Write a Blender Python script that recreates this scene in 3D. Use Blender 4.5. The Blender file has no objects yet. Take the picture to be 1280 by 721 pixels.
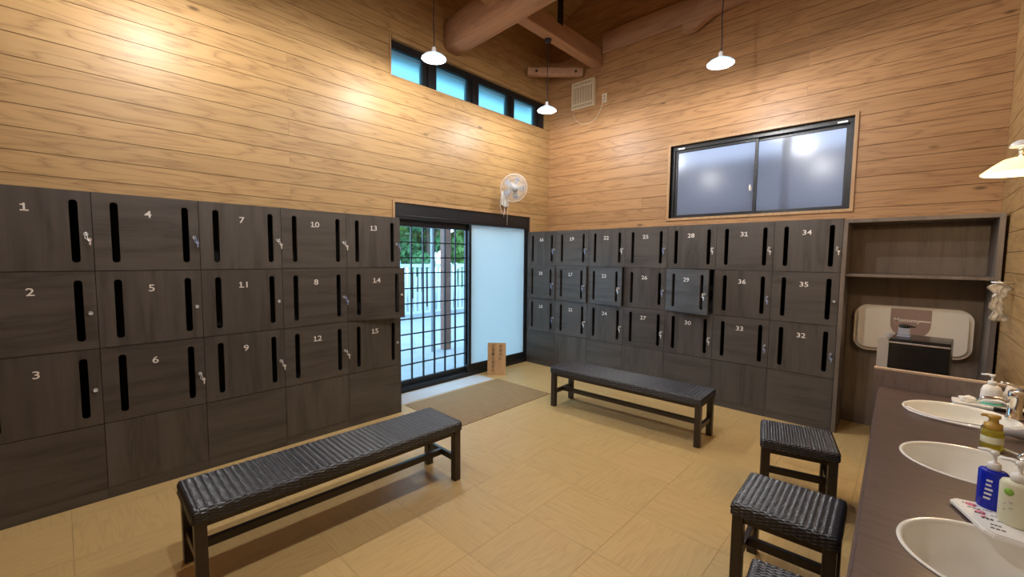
import bpy, bmesh, math, random
import numpy as np
from mathutils import Vector, Matrix, noise
from mathutils.geometry import tessellate_polygon

random.seed(7)
SC = bpy.context.scene
COL = SC.collection
PI = math.pi

# ------------------------------------------------------------------ camera
R = Vector((0.72955442, 0.68385286, 0.009778))
U = Vector((-0.05722839, 0.04679367, 0.99726389))
F = Vector((-0.68152422, 0.72811786, -0.07327433))
cam = bpy.data.cameras.new('camera')
cam.sensor_width = 36.0
cam.lens = 530.37 / 1280.0 * 36.0
cam.clip_start = 0.02
camo = bpy.data.objects.new('camera', cam)
COL.objects.link(camo)
camo.matrix_world = Matrix(((R.x, U.x, -F.x, 3.45934), (R.y, U.y, -F.y, -4.50371), (R.z, U.z, -F.z, 1.48216), (0, 0, 0, 1)))
SC.camera = camo

# ------------------------------------------------------------------ view, world, light
SC.view_settings.view_transform = 'Standard'
SC.view_settings.look = 'None'
SC.view_settings.gamma = 1.0
SC.view_settings.use_curve_mapping = False
SC.view_settings.exposure = 0.42
SC.cycles.max_bounces = 10
SC.cycles.diffuse_bounces = 6
SC.cycles.transparent_max_bounces = 16
SC.cycles.sample_clamp_indirect = 8.0

world = bpy.data.worlds.new('overcast_sky')
SC.world = world
world.use_nodes = True
wn = world.node_tree.nodes
wl = world.node_tree.links
wn.clear()
wo = wn.new('ShaderNodeOutputWorld')
wb = wn.new('ShaderNodeBackground')
wb.inputs[0].default_value = (0.43, 0.70, 1.0, 1)
wb.inputs[1].default_value = 6.2
wl.new(wb.outputs[0], wo.inputs[0])

LAMP_POWER = [33.0, 33.0, 40.0, 33.0, 42.0, 42.0]
LAMP_COLOR = (1.0, 0.965, 0.93)
LAMPS = [(0.30, -0.57, 3.17), (0.27, -2.14, 3.23), (2.19, -0.59, 3.13), (0.28, -3.95, 3.20), (2.2, -2.14, 3.20), (2.2, -3.95, 3.2)]

# ------------------------------------------------------------------ room numbers
XA, XC, YB, YD = -0.468, 3.945, 0.45, -5.9
LH, RH, PL = 1.835, 0.45624, 0.0688      # locker height, door height, plinth
CW = 0.5


# ------------------------------------------------------------------ materials
def new_mat(name):
    m = bpy.data.materials.new(name)
    m.use_nodes = True
    nt = m.node_tree
    b = nt.nodes['Principled BSDF']
    return m, nt, b


def simple(name, col, rough=0.5, metal=0.0, spec=0.5, var=0.0, bump=0.0, bscale=200, **kw):
    m, nt, b = new_mat(name)
    b.inputs['Base Color'].default_value = (*col, 1)
    b.inputs['Roughness'].default_value = rough
    b.inputs['Metallic'].default_value = metal
    b.inputs['Specular IOR Level'].default_value = spec
    for k, v in kw.items():
        b.inputs[k.replace('_', ' ')].default_value = v
    tc = nt.nodes.new('ShaderNodeTexCoord')
    nz = nt.nodes.new('ShaderNodeTexNoise')
    nz.inputs['Scale'].default_value = bscale
    nt.links.new(tc.outputs['Object'], nz.inputs['Vector'])
    if var:
        mx = nt.nodes.new('ShaderNodeMix')
        mx.data_type = 'RGBA'
        mx.inputs[6].default_value = (*[c * (1 - var) for c in col], 1)
        mx.inputs[7].default_value = (*[min(1, c * (1 + var)) for c in col], 1)
        nt.links.new(nz.outputs[0], mx.inputs[0])
        nt.links.new(mx.outputs[2], b.inputs['Base Color'])
    if bump:
        bp = nt.nodes.new('ShaderNodeBump')
        bp.inputs['Strength'].default_value = bump
        bp.inputs['Distance'].default_value = 0.001
        nt.links.new(nz.outputs[0], bp.inputs['Height'])
        nt.links.new(bp.outputs[0], b.inputs['Normal'])
    return m


def wood(name, axis, light, mid, dark, rough=0.4, width=1.0, vary=0.25, knots=True, spec=0.5, rings=22.0):
    """procedural timber: long fibres along `axis`, random offset per object"""
    m, nt, b = new_mat(name)
    N, L = nt.nodes, nt.links
    tc = N.new('ShaderNodeTexCoord')
    oi = N.new('ShaderNodeObjectInfo')
    mul = N.new('ShaderNodeMath'); mul.operation = 'MULTIPLY'; mul.inputs[1].default_value = 37.0
    L.new(oi.outputs['Random'], mul.inputs[0])
    add = N.new('ShaderNodeVectorMath'); add.operation = 'ADD'
    L.new(tc.outputs['Object'], add.inputs[0]); L.new(mul.outputs[0], add.inputs[1])
    mp = N.new('ShaderNodeMapping')
    s = [11.0 * width] * 3; s['XYZ'.index(axis)] = 1.05 * width
    mp.inputs['Scale'].default_value = s
    L.new(add.outputs[0], mp.inputs[0])
    # cathedral figure: bands through a stretched noise
    n1 = N.new('ShaderNodeTexNoise'); n1.inputs['Scale'].default_value = 1.0; n1.inputs['Detail'].default_value = 2.5; n1.inputs['Distortion'].default_value = 0.3
    L.new(mp.outputs[0], n1.inputs['Vector'])
    k = N.new('ShaderNodeMath'); k.operation = 'MULTIPLY'; k.inputs[1].default_value = rings
    L.new(n1.outputs[0], k.inputs[0])
    sn = N.new('ShaderNodeMath'); sn.operation = 'SINE'; L.new(k.outputs[0], sn.inputs[0])
    ab = N.new('ShaderNodeMath'); ab.operation = 'ABSOLUTE'; L.new(sn.outputs[0], ab.inputs[0])
    pw = N.new('ShaderNodeMath'); pw.operation = 'POWER'; pw.inputs[1].default_value = 0.45; L.new(ab.outputs[0], pw.inputs[0])
    # fine fibres
    mp2 = N.new('ShaderNodeMapping')
    s2 = [110.0] * 3; s2['XYZ'.index(axis)] = 3.0
    mp2.inputs['Scale'].default_value = s2
    L.new(add.outputs[0], mp2.inputs[0])
    n2 = N.new('ShaderNodeTexNoise'); n2.inputs['Scale'].default_value = 1.0; n2.inputs['Detail'].default_value = 3
    L.new(mp2.outputs[0], n2.inputs['Vector'])
    c1 = N.new('ShaderNodeMix'); c1.data_type = 'RGBA'
    c1.inputs[6].default_value = (*dark, 1); c1.inputs[7].default_value = (*light, 1)
    L.new(pw.outputs[0], c1.inputs[0])
    c2 = N.new('ShaderNodeMix'); c2.data_type = 'RGBA'
    c2.inputs[0].default_value = 0.5
    c2.inputs[7].default_value = (*mid, 1)
    L.new(c1.outputs[2], c2.inputs[6])
    mr = N.new('ShaderNodeMapRange'); mr.inputs[1].default_value = 0.3; mr.inputs[2].default_value = 0.7
    mr.inputs[3].default_value = 0.1; mr.inputs[4].default_value = 0.65
    L.new(n2.outputs[0], mr.inputs[0]); L.new(mr.outputs[0], c2.inputs[0])
    # per piece lightness
    br = N.new('ShaderNodeMapRange'); br.inputs[3].default_value = 1 - vary; br.inputs[4].default_value = 1 + vary * 0.6
    L.new(oi.outputs['Random'], br.inputs[0])
    vm = N.new('ShaderNodeVectorMath'); vm.operation = 'SCALE'
    L.new(c2.outputs[2], vm.inputs[0]); L.new(br.outputs[0], vm.inputs['Scale'])
    out = vm.outputs[0]
    if knots:
        mp3 = N.new('ShaderNodeMapping')
        s3 = [7.0] * 3; s3['XYZ'.index(axis)] = 2.6
        mp3.inputs['Scale'].default_value = s3
        L.new(add.outputs[0], mp3.inputs[0])
        vo = N.new('ShaderNodeTexVoronoi'); vo.inputs['Scale'].default_value = 0.62
        L.new(mp3.outputs[0], vo.inputs['Vector'])
        kr = N.new('ShaderNodeMapRange'); kr.inputs[1].default_value = 0.035; kr.inputs[2].default_value = 0.085
        kr.inputs[3].default_value = 0.75; kr.inputs[4].default_value = 0.0
        L.new(vo.outputs['Distance'], kr.inputs[0])
        c3 = N.new('ShaderNodeMix'); c3.data_type = 'RGBA'
        c3.inputs[7].default_value = (*[d * 0.25 for d in dark], 1)
        L.new(out, c3.inputs[6]); L.new(kr.outputs[0], c3.inputs[0])
        out = c3.outputs[2]
    L.new(out, b.inputs['Base Color'])
    b.inputs['Roughness'].default_value = rough
    b.inputs['Specular IOR Level'].default_value = spec
    bp = N.new('ShaderNodeBump'); bp.inputs['Strength'].default_value = 0.25; bp.inputs['Distance'].default_value = 0.0008
    L.new(n2.outputs[0], bp.inputs['Height']); L.new(bp.outputs[0], b.inputs['Normal'])
    return m


WL, WM, WD = (0.46, 0.29, 0.122), (0.39, 0.235, 0.095), (0.20, 0.098, 0.036)
M = {}
M['plank_y'] = wood('wall_board_wood', 'Y', WL, WM, WD, rough=0.44, vary=0.07, spec=0.42)
M['plank_x'] = wood('wall_board_wood_end_wall', 'X', (0.45, 0.255, 0.115), (0.38, 0.205, 0.088), (0.19, 0.085, 0.036), rough=0.44, vary=0.07, spec=0.42)
M['beam_x'] = wood('log_wood', 'X', (0.50, 0.30, 0.19), (0.42, 0.25, 0.16), (0.30, 0.16, 0.10), rough=0.5, width=0.6, vary=0.1, knots=False)
M['beam_y'] = wood('joist_wood', 'Y', (0.48, 0.28, 0.17), (0.42, 0.24, 0.14), (0.28, 0.15, 0.09), rough=0.5, width=0.6, vary=0.1, knots=False)
M['casing'] = wood('casing_wood', 'Z', (0.48, 0.30, 0.15), (0.43, 0.26, 0.12), (0.34, 0.19, 0.085), rough=0.4, vary=0.08, knots=False)
LKL, LKM, LKD = (0.096, 0.086, 0.078), (0.068, 0.060, 0.054), (0.030, 0.026, 0.024)
M['lock_v'] = wood('charcoal_laminate_upright_grain', 'Z', LKL, LKM, LKD, rough=0.42, width=1.6, vary=0.12, rings=5.0, knots=False, spec=0.45)
M['lock_h'] = wood('charcoal_laminate_level_grain', 'X', LKL, LKM, LKD, rough=0.42, width=1.6, vary=0.12, rings=5.0, knots=False, spec=0.45)
M['cab'] = wood('cabinet_laminate', 'Z', (0.19, 0.155, 0.13), (0.15, 0.12, 0.10), (0.095, 0.076, 0.064), rough=0.45, width=1.6, vary=0.08, rings=5.0, knots=False)
M['counter'] = wood('counter_laminate', 'X', (0.110, 0.078, 0.070), (0.082, 0.055, 0.050), (0.042, 0.028, 0.026), rough=0.35, width=2.2, vary=0.02, knots=False)
M['splash'] = wood('splash_laminate', 'Z', (0.20, 0.155, 0.135), (0.16, 0.12, 0.105), (0.11, 0.08, 0.07), rough=0.45, width=2.0, vary=0.02, knots=False)
M['darkwood'] = wood('dark_stained_wood', 'Z', (0.034, 0.023, 0.017), (0.027, 0.018, 0.013), (0.016, 0.010, 0.008), rough=0.38, width=2, vary=0.1, knots=False)
M['floor'] = wood('floor_tile_oak_print', 'X', (0.60, 0.415, 0.175), (0.55, 0.375, 0.155), (0.47, 0.31, 0.125), rough=0.42, width=1.5, vary=0.04, knots=False, spec=0.45)
M['signwood'] = wood('sign_wood', 'Z', (0.60, 0.36, 0.17), (0.52, 0.30, 0.14), (0.40, 0.22, 0.10), rough=0.5, knots=False, vary=0.02)
M['under'] = simple('subfloor', (0.20, 0.14, 0.07), 0.8)
M['slab'] = simple('wall_backing', (0.16, 0.09, 0.045), 0.8)
M['black'] = simple('black_aluminium', (0.012, 0.013, 0.015), 0.35, 0.2)
M['inner'] = simple('locker_interior', (0.03, 0.027, 0.025), 0.7)
M['chrome'] = simple('chrome', (0.85, 0.86, 0.88), 0.12, 1.0)
M['steel'] = simple('brushed_steel', (0.72, 0.72, 0.70), 0.3, 1.0)
M['silver'] = simple('silver_painted_plastic', (0.50, 0.50, 0.50), 0.35, 0.35)
M['keysilver'] = simple('nickel_key', (0.85, 0.86, 0.88), 0.3, 0.55)
M['white'] = simple('white_plastic', (0.82, 0.82, 0.80), 0.35)
M['enamel'] = simple('white_enamel', (0.85, 0.87, 0.9), 0.25)
M['number'] = simple('white_number_print', (0.85, 0.83, 0.80), 0.6)
M['ceramic'] = simple('glazed_ceramic', (0.82, 0.82, 0.77), 0.08, spec=0.7)
M['tan'] = simple('beige_edge_band', (0.50, 0.38, 0.28), 0.45)
M['cream'] = simple('cream_plastic', (0.62, 0.50, 0.34), 0.55)
M['offwhite'] = simple('off_white_plastic', (0.80, 0.77, 0.72), 0.4)
M['tint'] = simple('tinted_badge_plastic', (0.34, 0.25, 0.23), 0.3)
M['gloss_black'] = simple('gloss_black_plastic', (0.012, 0.012, 0.012), 0.18)
M['cord'] = simple('dark_cord', (0.012, 0.014, 0.03), 0.5)
M['whitecord'] = simple('white_cord', (0.8, 0.8, 0.82), 0.5)
M['bluekey'] = simple('blue_key_tag', (0.30, 0.38, 0.62), 0.3, 0.3)
M['paper'] = simple('white_tissue', (0.82, 0.80, 0.76), 0.8, bump=0.4, bscale=60)
M['wicker'] = simple('woven_black_wicker', (0.010, 0.012, 0.020), 0.28, spec=0.7, var=0.35, bscale=90)
M['ink'] = simple('black_ink', (0.02, 0.015, 0.012), 0.6)
M['concrete'] = simple('pale_concrete', (0.24, 0.26, 0.28), 0.8, var=0.12, bump=0.3, bscale=12)
M['entry'] = simple('pale_grey_entry_matting', (0.55, 0.55, 0.55), 0.85, var=0.35, bump=1.0, bscale=260)
M['leaf'] = simple('leaf_green', (0.16, 0.33, 0.08), 0.5, var=0.6, bscale=1.4)
M['leaf2'] = simple('dark_leaf_green', (0.07, 0.20, 0.07), 0.5, var=0.6, bscale=1.4)
M['bark'] = simple('bark', (0.10, 0.07, 0.05), 0.9, var=0.4, bscale=20)
M['post'] = simple('red_brown_post', (0.22, 0.10, 0.07), 0.6)
M['fence'] = simple('pale_painted_rail', (0.40, 0.46, 0.50), 0.5)
M['roof'] = simple('roof_underside', (0.16, 0.12, 0.09), 0.8)
M['dimming_grey'] = simple('grey_render', (0.42, 0.40, 0.40), 0.85, var=0.15, bscale=5)
M['blue'] = simple('blue_translucent_plastic', (0.01, 0.03, 0.62), 0.15, Transmission_Weight=0.35, IOR=1.4)
M['lotion'] = simple('pale_cream_bottle', (0.68, 0.68, 0.50), 0.3)
M['green'] = simple('green_print', (0.25, 0.50, 0.06), 0.5)
M['teal'] = simple('teal_label', (0.10, 0.55, 0.42), 0.5)
M['yellow'] = simple('yellow_liquid_plastic', (0.90, 0.80, 0.10), 0.08, Transmission_Weight=0.8, IOR=1.35)
M['gold'] = simple('gold_pump_plastic', (0.45, 0.27, 0.04), 0.3)
M['pink'] = simple('pink_print', (0.85, 0.25, 0.35), 0.5)
M['grey'] = simple('grey_plastic', (0.42, 0.43, 0.46), 0.35)
M['clear'] = simple('clear_bluish_plastic', (0.6, 0.68, 0.85), 0.1, Transmission_Weight=0.6, IOR=1.3)
M['whiteprint'] = simple('white_print', (0.85, 0.83, 0.82), 0.5)


def emit(name, col, strength):
    m = bpy.data.materials.new(name); m.use_nodes = True
    nt = m.node_tree; nt.nodes.clear()
    o = nt.nodes.new('ShaderNodeOutputMaterial'); e = nt.nodes.new('ShaderNodeEmission')
    e.inputs[0].default_value = (*col, 1); e.inputs[1].default_value = strength
    nt.links.new(e.outputs[0], o.inputs[0])
    return m


M['bulb'] = emit('lit_bulb', (0.80, 0.95, 1.0), 30.0)
M['bulb_warm'] = emit('lit_warm_bulb', (1.0, 0.85, 0.55), 18.0)


def shade_glass(name, col, em, est):
    """milk glass lampshade lit from inside by its own bulb"""
    m = bpy.data.materials.new(name); m.use_nodes = True
    nt = m.node_tree; b = nt.nodes['Principled BSDF']
    b.inputs['Base Color'].default_value = (*col, 1); b.inputs['Roughness'].default_value = 0.2
    b.inputs['Emission Color'].default_value = (*em, 1); b.inputs['Emission Strength'].default_value = est
    return m


M['shade'] = shade_glass('lit_milk_glass', (0.8, 0.85, 0.9), (0.45, 0.80, 1.0), 0.6)
M['shade_warm'] = shade_glass('lit_warm_milk_glass', (0.85, 0.75, 0.5), (1.0, 0.75, 0.32), 1.0)


def frosted(name, col, trans, rough, mixglossy=0.12):
    m = bpy.data.materials.new(name); m.use_nodes = True
    nt = m.node_tree; N, L = nt.nodes, nt.links; N.clear()
    o = N.new('ShaderNodeOutputMaterial')
    t = N.new('ShaderNodeBsdfTranslucent'); t.inputs[0].default_value = (*col, 1)
    d = N.new('ShaderNodeBsdfDiffuse'); d.inputs[0].default_value = (*[c * 0.9 for c in col], 1)
    g = N.new('ShaderNodeBsdfGlossy'); g.inputs[1].default_value = rough
    a = N.new('ShaderNodeMixShader'); a.inputs[0].default_value = 1 - trans
    L.new(t.outputs[0], a.inputs[1]); L.new(d.outputs[0], a.inputs[2])
    c = N.new('ShaderNodeMixShader'); c.inputs[0].default_value = mixglossy
    L.new(a.outputs[0], c.inputs[1]); L.new(g.outputs[0], c.inputs[2])
    L.new(c.outputs[0], o.inputs[0])
    return m


def rough_glass(name, col, rough, diffuse=0.25, gl=0.08):
    m = bpy.data.materials.new(name); m.use_nodes = True
    nt = m.node_tree; N, L = nt.nodes, nt.links; N.clear()
    o = N.new('ShaderNodeOutputMaterial')
    t = N.new('ShaderNodeBsdfRefraction'); t.inputs['Color'].default_value = (*col, 1); t.inputs['Roughness'].default_value = rough; t.inputs['IOR'].default_value = 1.08
    d = N.new('ShaderNodeBsdfTranslucent'); d.inputs[0].default_value = (*col, 1)
    g = N.new('ShaderNodeBsdfGlossy'); g.inputs[1].default_value = 0.18
    a = N.new('ShaderNodeMixShader'); a.inputs[0].default_value = diffuse
    L.new(t.outputs[0], a.inputs[1]); L.new(d.outputs[0], a.inputs[2])
    c = N.new('ShaderNodeMixShader'); c.inputs[0].default_value = gl
    L.new(a.outputs[0], c.inputs[1]); L.new(g.outputs[0], c.inputs[2])
    L.new(c.outputs[0], o.inputs[0])
    return m


def clear_glass(name, tint, gl=0.06):
    m = bpy.data.materials.new(name); m.use_nodes = True
    nt = m.node_tree; N, L = nt.nodes, nt.links; N.clear()
    o = N.new('ShaderNodeOutputMaterial')
    t = N.new('ShaderNodeBsdfTransparent'); t.inputs[0].default_value = (*tint, 1)
    g = N.new('ShaderNodeBsdfGlossy'); g.inputs[1].default_value = 0.03
    c = N.new('ShaderNodeMixShader'); c.inputs[0].default_value = gl
    L.new(t.outputs[0], c.inputs[1]); L.new(g.outputs[0], c.inputs[2]); L.new(c.outputs[0], o.inputs[0])
    return m


M['pane'] = clear_glass('clear_door_glass', (0.93, 0.97, 0.97))
M['frost_door'] = frosted('frosted_white_door_panel', (0.70, 0.78, 0.78), 0.55, 0.15, 0.05)
M['frost_high'] = rough_glass('frosted_clerestory_glass', (0.40, 0.58, 0.60), 0.6, 0.2)
M['frost_win'] = rough_glass('frosted_window_glass', (0.46, 0.40, 0.40), 0.6, 0.25, 0.035)


def rug_mat():
    m, nt, b = new_mat('woven_rush')
    N, L = nt.nodes, nt.links
    tc = N.new('ShaderNodeTexCoord')
    ck = N.new('ShaderNodeTexChecker'); ck.inputs['Scale'].default_value = 39.3
    ck.inputs[1].default_value = (0.40, 0.255, 0.11, 1); ck.inputs[2].default_value = (0.24, 0.145, 0.055, 1)
    mp = N.new('ShaderNodeMapping'); mp.inputs['Rotation'].default_value = (0, 0, PI / 4)
    L.new(tc.outputs['Object'], mp.inputs[0]); L.new(mp.outputs[0], ck.inputs[0])
    nz = N.new('ShaderNodeTexNoise'); nz.inputs['Scale'].default_value = 9
    L.new(tc.outputs['Object'], nz.inputs['Vector'])
    mx = N.new('ShaderNodeMix'); mx.data_type = 'RGBA'; mx.blend_type = 'MULTIPLY'; mx.inputs[0].default_value = 0.25
    L.new(ck.outputs[0], mx.inputs[6]); L.new(nz.outputs[0], mx.inputs[7])
    L.new(mx.outputs[2], b.inputs['Base Color']); b.inputs['Roughness'].default_value = 0.75
    return m


M['rug'] = rug_mat()


# ------------------------------------------------------------------ mesh helpers
def bm_box(bm, lo, hi, bev=0.0, mat=None):
    r = bmesh.ops.create_cube(bm, size=1.0)
    vs = r['verts']
    s = Vector(hi) - Vector(lo); c = (Vector(hi) + Vector(lo)) / 2
    for v in vs:
        v.co = Vector((v.co.x * s.x, v.co.y * s.y, v.co.z * s.z)) + c
    if bev:
        es = list({e for v in vs for e in v.link_edges})
        bmesh.ops.bevel(bm, geom=es, offset=bev, segments=2, affect='EDGES', profile=0.5)
    return vs


def box_bm(lo, hi, bev=0.0):
    bm = bmesh.new(); bm_box(bm, lo, hi, bev); return bm


def bm_tube(bm, pts, rad, seg=10, cap=True):
    """round tube along a polyline; rad a number or list"""
    pts = [Vector(p) for p in pts]; n = len(pts)
    rads = [rad] * n if not isinstance(rad, (list, tuple)) else rad
    rings = []
    up = Vector((0, 0, 1)); prev = None
    for i, p in enumerate(pts):
        t = (pts[min(i + 1, n - 1)] - pts[max(i - 1, 0)]).normalized()
        if prev is None:
            a = up.cross(t)
            if a.length < 1e-3: a = Vector((1, 0, 0)).cross(t)
        else:
            a = prev - t * prev.dot(t)
        a.normalize(); prev = a; b = t.cross(a)
        rings.append([bm.verts.new(p + (a * math.cos(2 * PI * k / seg) + b * math.sin(2 * PI * k / seg)) * rads[i]) for k in range(seg)])
    for i in range(n - 1):
        for k in range(seg):
            f = bm.faces.new((rings[i][k], rings[i][(k + 1) % seg], rings[i + 1][(k + 1) % seg], rings[i + 1][k])); f.smooth = True
    if cap:
        bm.faces.new(rings[0][::-1]); bm.faces.new(rings[-1])


def bm_lathe(bm, prof, cx=0, cy=0, seg=32, sx=1.0, sy=1.0, axis='Z', org=(0, 0, 0), smooth=True):
    """prof: list of (r, z). axis lets the spindle lie along X or Y"""
    rings = []
    def P(r, a, z):
        x, y = cx + r * math.cos(a) * sx, cy + r * math.sin(a) * sy
        v = {'Z': (x, y, z), 'X': (z, x, y), 'Y': (y, z, x)}[axis]
        return Vector(v) + Vector(org)
    for r, z in prof:
        if r < 1e-6:
            rings.append([bm.verts.new(P(0, 0, z))])
        else:
            rings.append([bm.verts.new(P(r, 2 * PI * k / seg, z)) for k in range(seg)])
    for a, b in zip(rings, rings[1:]):
        for k in range(seg):
            k2 = (k + 1) % seg
            if len(a) == 1 and len(b) == 1: continue
            if len(a) == 1: f = bm.faces.new((a[0], b[k], b[k2]))
            elif len(b) == 1: f = bm.faces.new((a[k], a[k2], b[0]))
            else: f = bm.faces.new((a[k], a[k2], b[k2], b[k]))
            f.smooth = smooth


def bm_prism(bm, outer, holes, y0, y1, frame=None):
    """flat plate with holes: outline in (x,z), extruded from y0 to y1"""
    loops = [outer] + holes
    allp = [p for l in loops for p in l]
    tris = tessellate_polygon([[Vector((p[0], p[1], 0)) for p in l] for l in loops])
    f = frame or (lambda x, y, z: (x, y, z))
    va = [bm.verts.new(f(p[0], y0, p[1])) for p in allp]
    vb = [bm.verts.new(f(p[0], y1, p[1])) for p in allp]
    for t in tris:
        bm.faces.new([va[i] for i in t]); bm.faces.new([vb[i] for i in reversed(t)])
    o = 0
    for l in loops:
        n = len(l)
        for i in range(n):
            a, b = o + i, o + (i + 1) % n
            bm.faces.new((va[a], va[b], vb[b], vb[a]))
        o += n
    bmesh.ops.recalc_face_normals(bm, faces=bm.faces[:])


def rrect(x0, z0, x1, z1, r, n=5):
    pts = []
    for cx, cz, a0 in ((x1 - r, z1 - r, 0), (x0 + r, z1 - r, 90), (x0 + r, z0 + r, 180), (x1 - r, z0 + r, 270)):
        for k in range(n + 1):
            a = math.radians(a0 + 90 * k / n)
            pts.append((cx + r * math.cos(a), cz + r * math.sin(a)))
    return pts


def to_obj(name, bm_or_me, mat, parent=None, loc=None, rot=None):
    if isinstance(bm_or_me, bpy.types.Mesh):
        me = bm_or_me
    else:
        me = bpy.data.meshes.new(name)
        bmesh.ops.recalc_face_normals(bm_or_me, faces=bm_or_me.faces[:])
        bm_or_me.to_mesh(me); bm_or_me.free()
        me.materials.append(mat)
    o = bpy.data.objects.new(name, me)
    COL.objects.link(o)
    if parent is not None: o.parent = parent
    if loc: o.location = loc
    if rot: o.rotation_euler = rot
    return o


def thing(name, label, cat, loc=(0, 0, 0), rz=0.0, group=None):
    o = bpy.data.objects.new(name, None); COL.objects.link(o)
    o.empty_display_size = 0.05
    o.location = loc; o.rotation_euler = (0, 0, rz)
    o['label'] = label; o['category'] = cat
    if group: o['group'] = group
    return o


def tag(o, label, cat, group=None):
    o['label'] = label; o['category'] = cat
    if group: o['group'] = group
    return o


def struct(name, label=None):
    o = bpy.data.objects.new(name, None); COL.objects.link(o)
    o['kind'] = 'structure'
    o['label'] = label or name; o['category'] = name.split('_')[0]
    return o


def bx(name, lo, hi, mat, parent=None, bev=0.0):
    return to_obj(name, box_bm(lo, hi, bev), mat, parent)


def subtract(rects, hole):
    out = []
    hx0, hz0, hx1, hz1 = hole
    for (x0, z0, x1, z1) in rects:
        if hx0 >= x1 or hx1 <= x0 or hz0 >= z1 or hz1 <= z0:
            out.append((x0, z0, x1, z1)); continue
        if z0 < hz0: out.append((x0, z0, x1, hz0))
        if z1 > hz1: out.append((x0, hz1, x1, z1))
        a, b = max(z0, hz0), min(z1, hz1)
        if x0 < hx0: out.append((x0, a, hx0, b))
        if x1 > hx1: out.append((hx1, a, x1, b))
    return [r for r in out if r[2] - r[0] > 0.004 and r[3] - r[1] > 0.004]


FONT = None


def text_mesh(name, s, size, mat, extrude=0.0006, bold=0.0, sx=1.0, align='CENTER'):
    """text turned into a flat mesh lying in x,z (facing -y), origin at its centre"""
    cu = bpy.data.curves.new('t', 'FONT')
    cu.body = s; cu.size = size; cu.align_x = align; cu.align_y = 'CENTER'
    cu.extrude = extrude; cu.offset = bold; cu.resolution_u = 3
    o = bpy.data.objects.new('t', cu); COL.objects.link(o)
    dg = bpy.context.evaluated_depsgraph_get()
    me = bpy.data.meshes.new_from_object(o.evaluated_get(dg))
    bpy.data.objects.remove(o); bpy.data.curves.remove(cu)
    me.name = name
    me.transform(Matrix.Rotation(PI / 2, 4, 'X') @ Matrix.Diagonal((sx, 1, 1, 1)))
    me.materials.clear(); me.materials.append(mat)
    return me


# ================================================================== STRUCTURE
# --- floor
floor = struct('floor', 'tan wood-look vinyl tile floor')
bx('floor_base', (XA - 0.02, YD, -0.12), (XC, YB, -0.006), M['under'], floor)
T = 0.45
tile_me = None
x0g, y0g = 1.93 - 6 * T, -2.72 - 8 * T
tbm = box_bm((-T / 2 + 0.0006, -T / 2 + 0.0006, -0.006), (T / 2 - 0.0006, T / 2 - 0.0006, 0.0), 0.0)
first = to_obj('floor_tile', tbm, M['floor'], floor)
tile_me = first.data
ft = True
for i in range(-1, 12):
    for j in range(-1, 18):
        cx, cy = x0g + (i + .5) * T, y0g + (j + .5) * T
        lx, hx, ly, hy = cx - T / 2, cx + T / 2, cy - T / 2, cy + T / 2
        if hx <= XA + .02 or lx >= XC - .02 or hy <= YD + .02 or ly >= YB - .02: continue
        rz = PI / 2 if (i + j) % 2 else 0.0
        cut = lx < XA - 0.02 or hx > XC or ly < YD or hy > YB
        if ft:
            o = first; ft = False
        else:
            o = first.copy(); COL.objects.link(o)
        if cut:
            a = (max(lx, XA - 0.02) - cx, max(ly, YD) - cy, -0.006); b = (min(hx, XC) - cx, min(hy, YB) - cy, 0.0)
            if rz:
                a, b = (a[1], -b[0], a[2]), (b[1], -a[0], b[2])
            me = bpy.data.meshes.new('floor_tile'); q = box_bm(a, b); q.to_mesh(me); q.free(); me.materials.append(M['floor'])
            o.data = me
        else:
            o.data = tile_me
        o.location = (cx, cy, 0); o.rotation_euler = (0, 0, rz)

# --- wall backing slabs with openings, and one object per board
DOORH = (-2.10, -0.2, 0.04, 2.04)              # y0, z0, y1, z1 in wall A
CLERE = (-2.12, 3.308, 0.34, 3.66)
WINB = (1.345, 1.955, 3.025, 2.785)
PITCH, ZROW = 0.136, 1.956
ZTOP = 4.62


def board_wall(parent, axis, plane, sgn, u0, u1, z0, z1, holes, joints, mat, th=0.014):
    """boards on a wall. axis 'Y': wall A/C (u is y); axis 'X': wall B (u is x)"""
    n0 = math.floor((z0 - ZROW) / PITCH)
    n = n0
    while ZROW + n * PITCH < z1:
        a, b = max(z0, ZROW + n * PITCH), min(z1, ZROW + (n + 1) * PITCH)
        js = [u0] + sorted(j for j in joints[n % len(joints)] if u0 < j < u1) + [u1]
        for c, d in zip(js, js[1:]):
            rects = [(c + .0004, a + .0020, d - .0004, b - .0018)]
            for h in holes: rects = subtract(rects, h)
            if not rects: continue
            bm = bmesh.new()
            dz = random.uniform(-.0006, .0006)
            for (p, q, r, s) in rects:
                if axis == 'Y': lo, hi = (min(plane + dz, plane - sgn * th), p, q), (max(plane + dz, plane - sgn * th), r, s)
                else: lo, hi = (p, min(plane + dz, plane - sgn * th), q), (r, max(plane + dz, plane - sgn * th), s)
                bm_box(bm, lo, hi)
            to_obj('wall_board', bm, mat, parent)
        n += 1


def slab(parent, axis, lo_n, hi_n, u0, u1, z0, z1, holes, mat):
    rects = [(u0, z0, u1, z1)]
    for h in holes: rects = subtract(rects, h)
    bm = bmesh.new()
    for (p, q, r, s) in rects:
        if axis == 'Y': bm_box(bm, (lo_n, p, q), (hi_n, r, s))
        else: bm_box(bm, (p, lo_n, q), (r, hi_n, s))
    return to_obj('wall_backing', bm, mat, parent)


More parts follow.
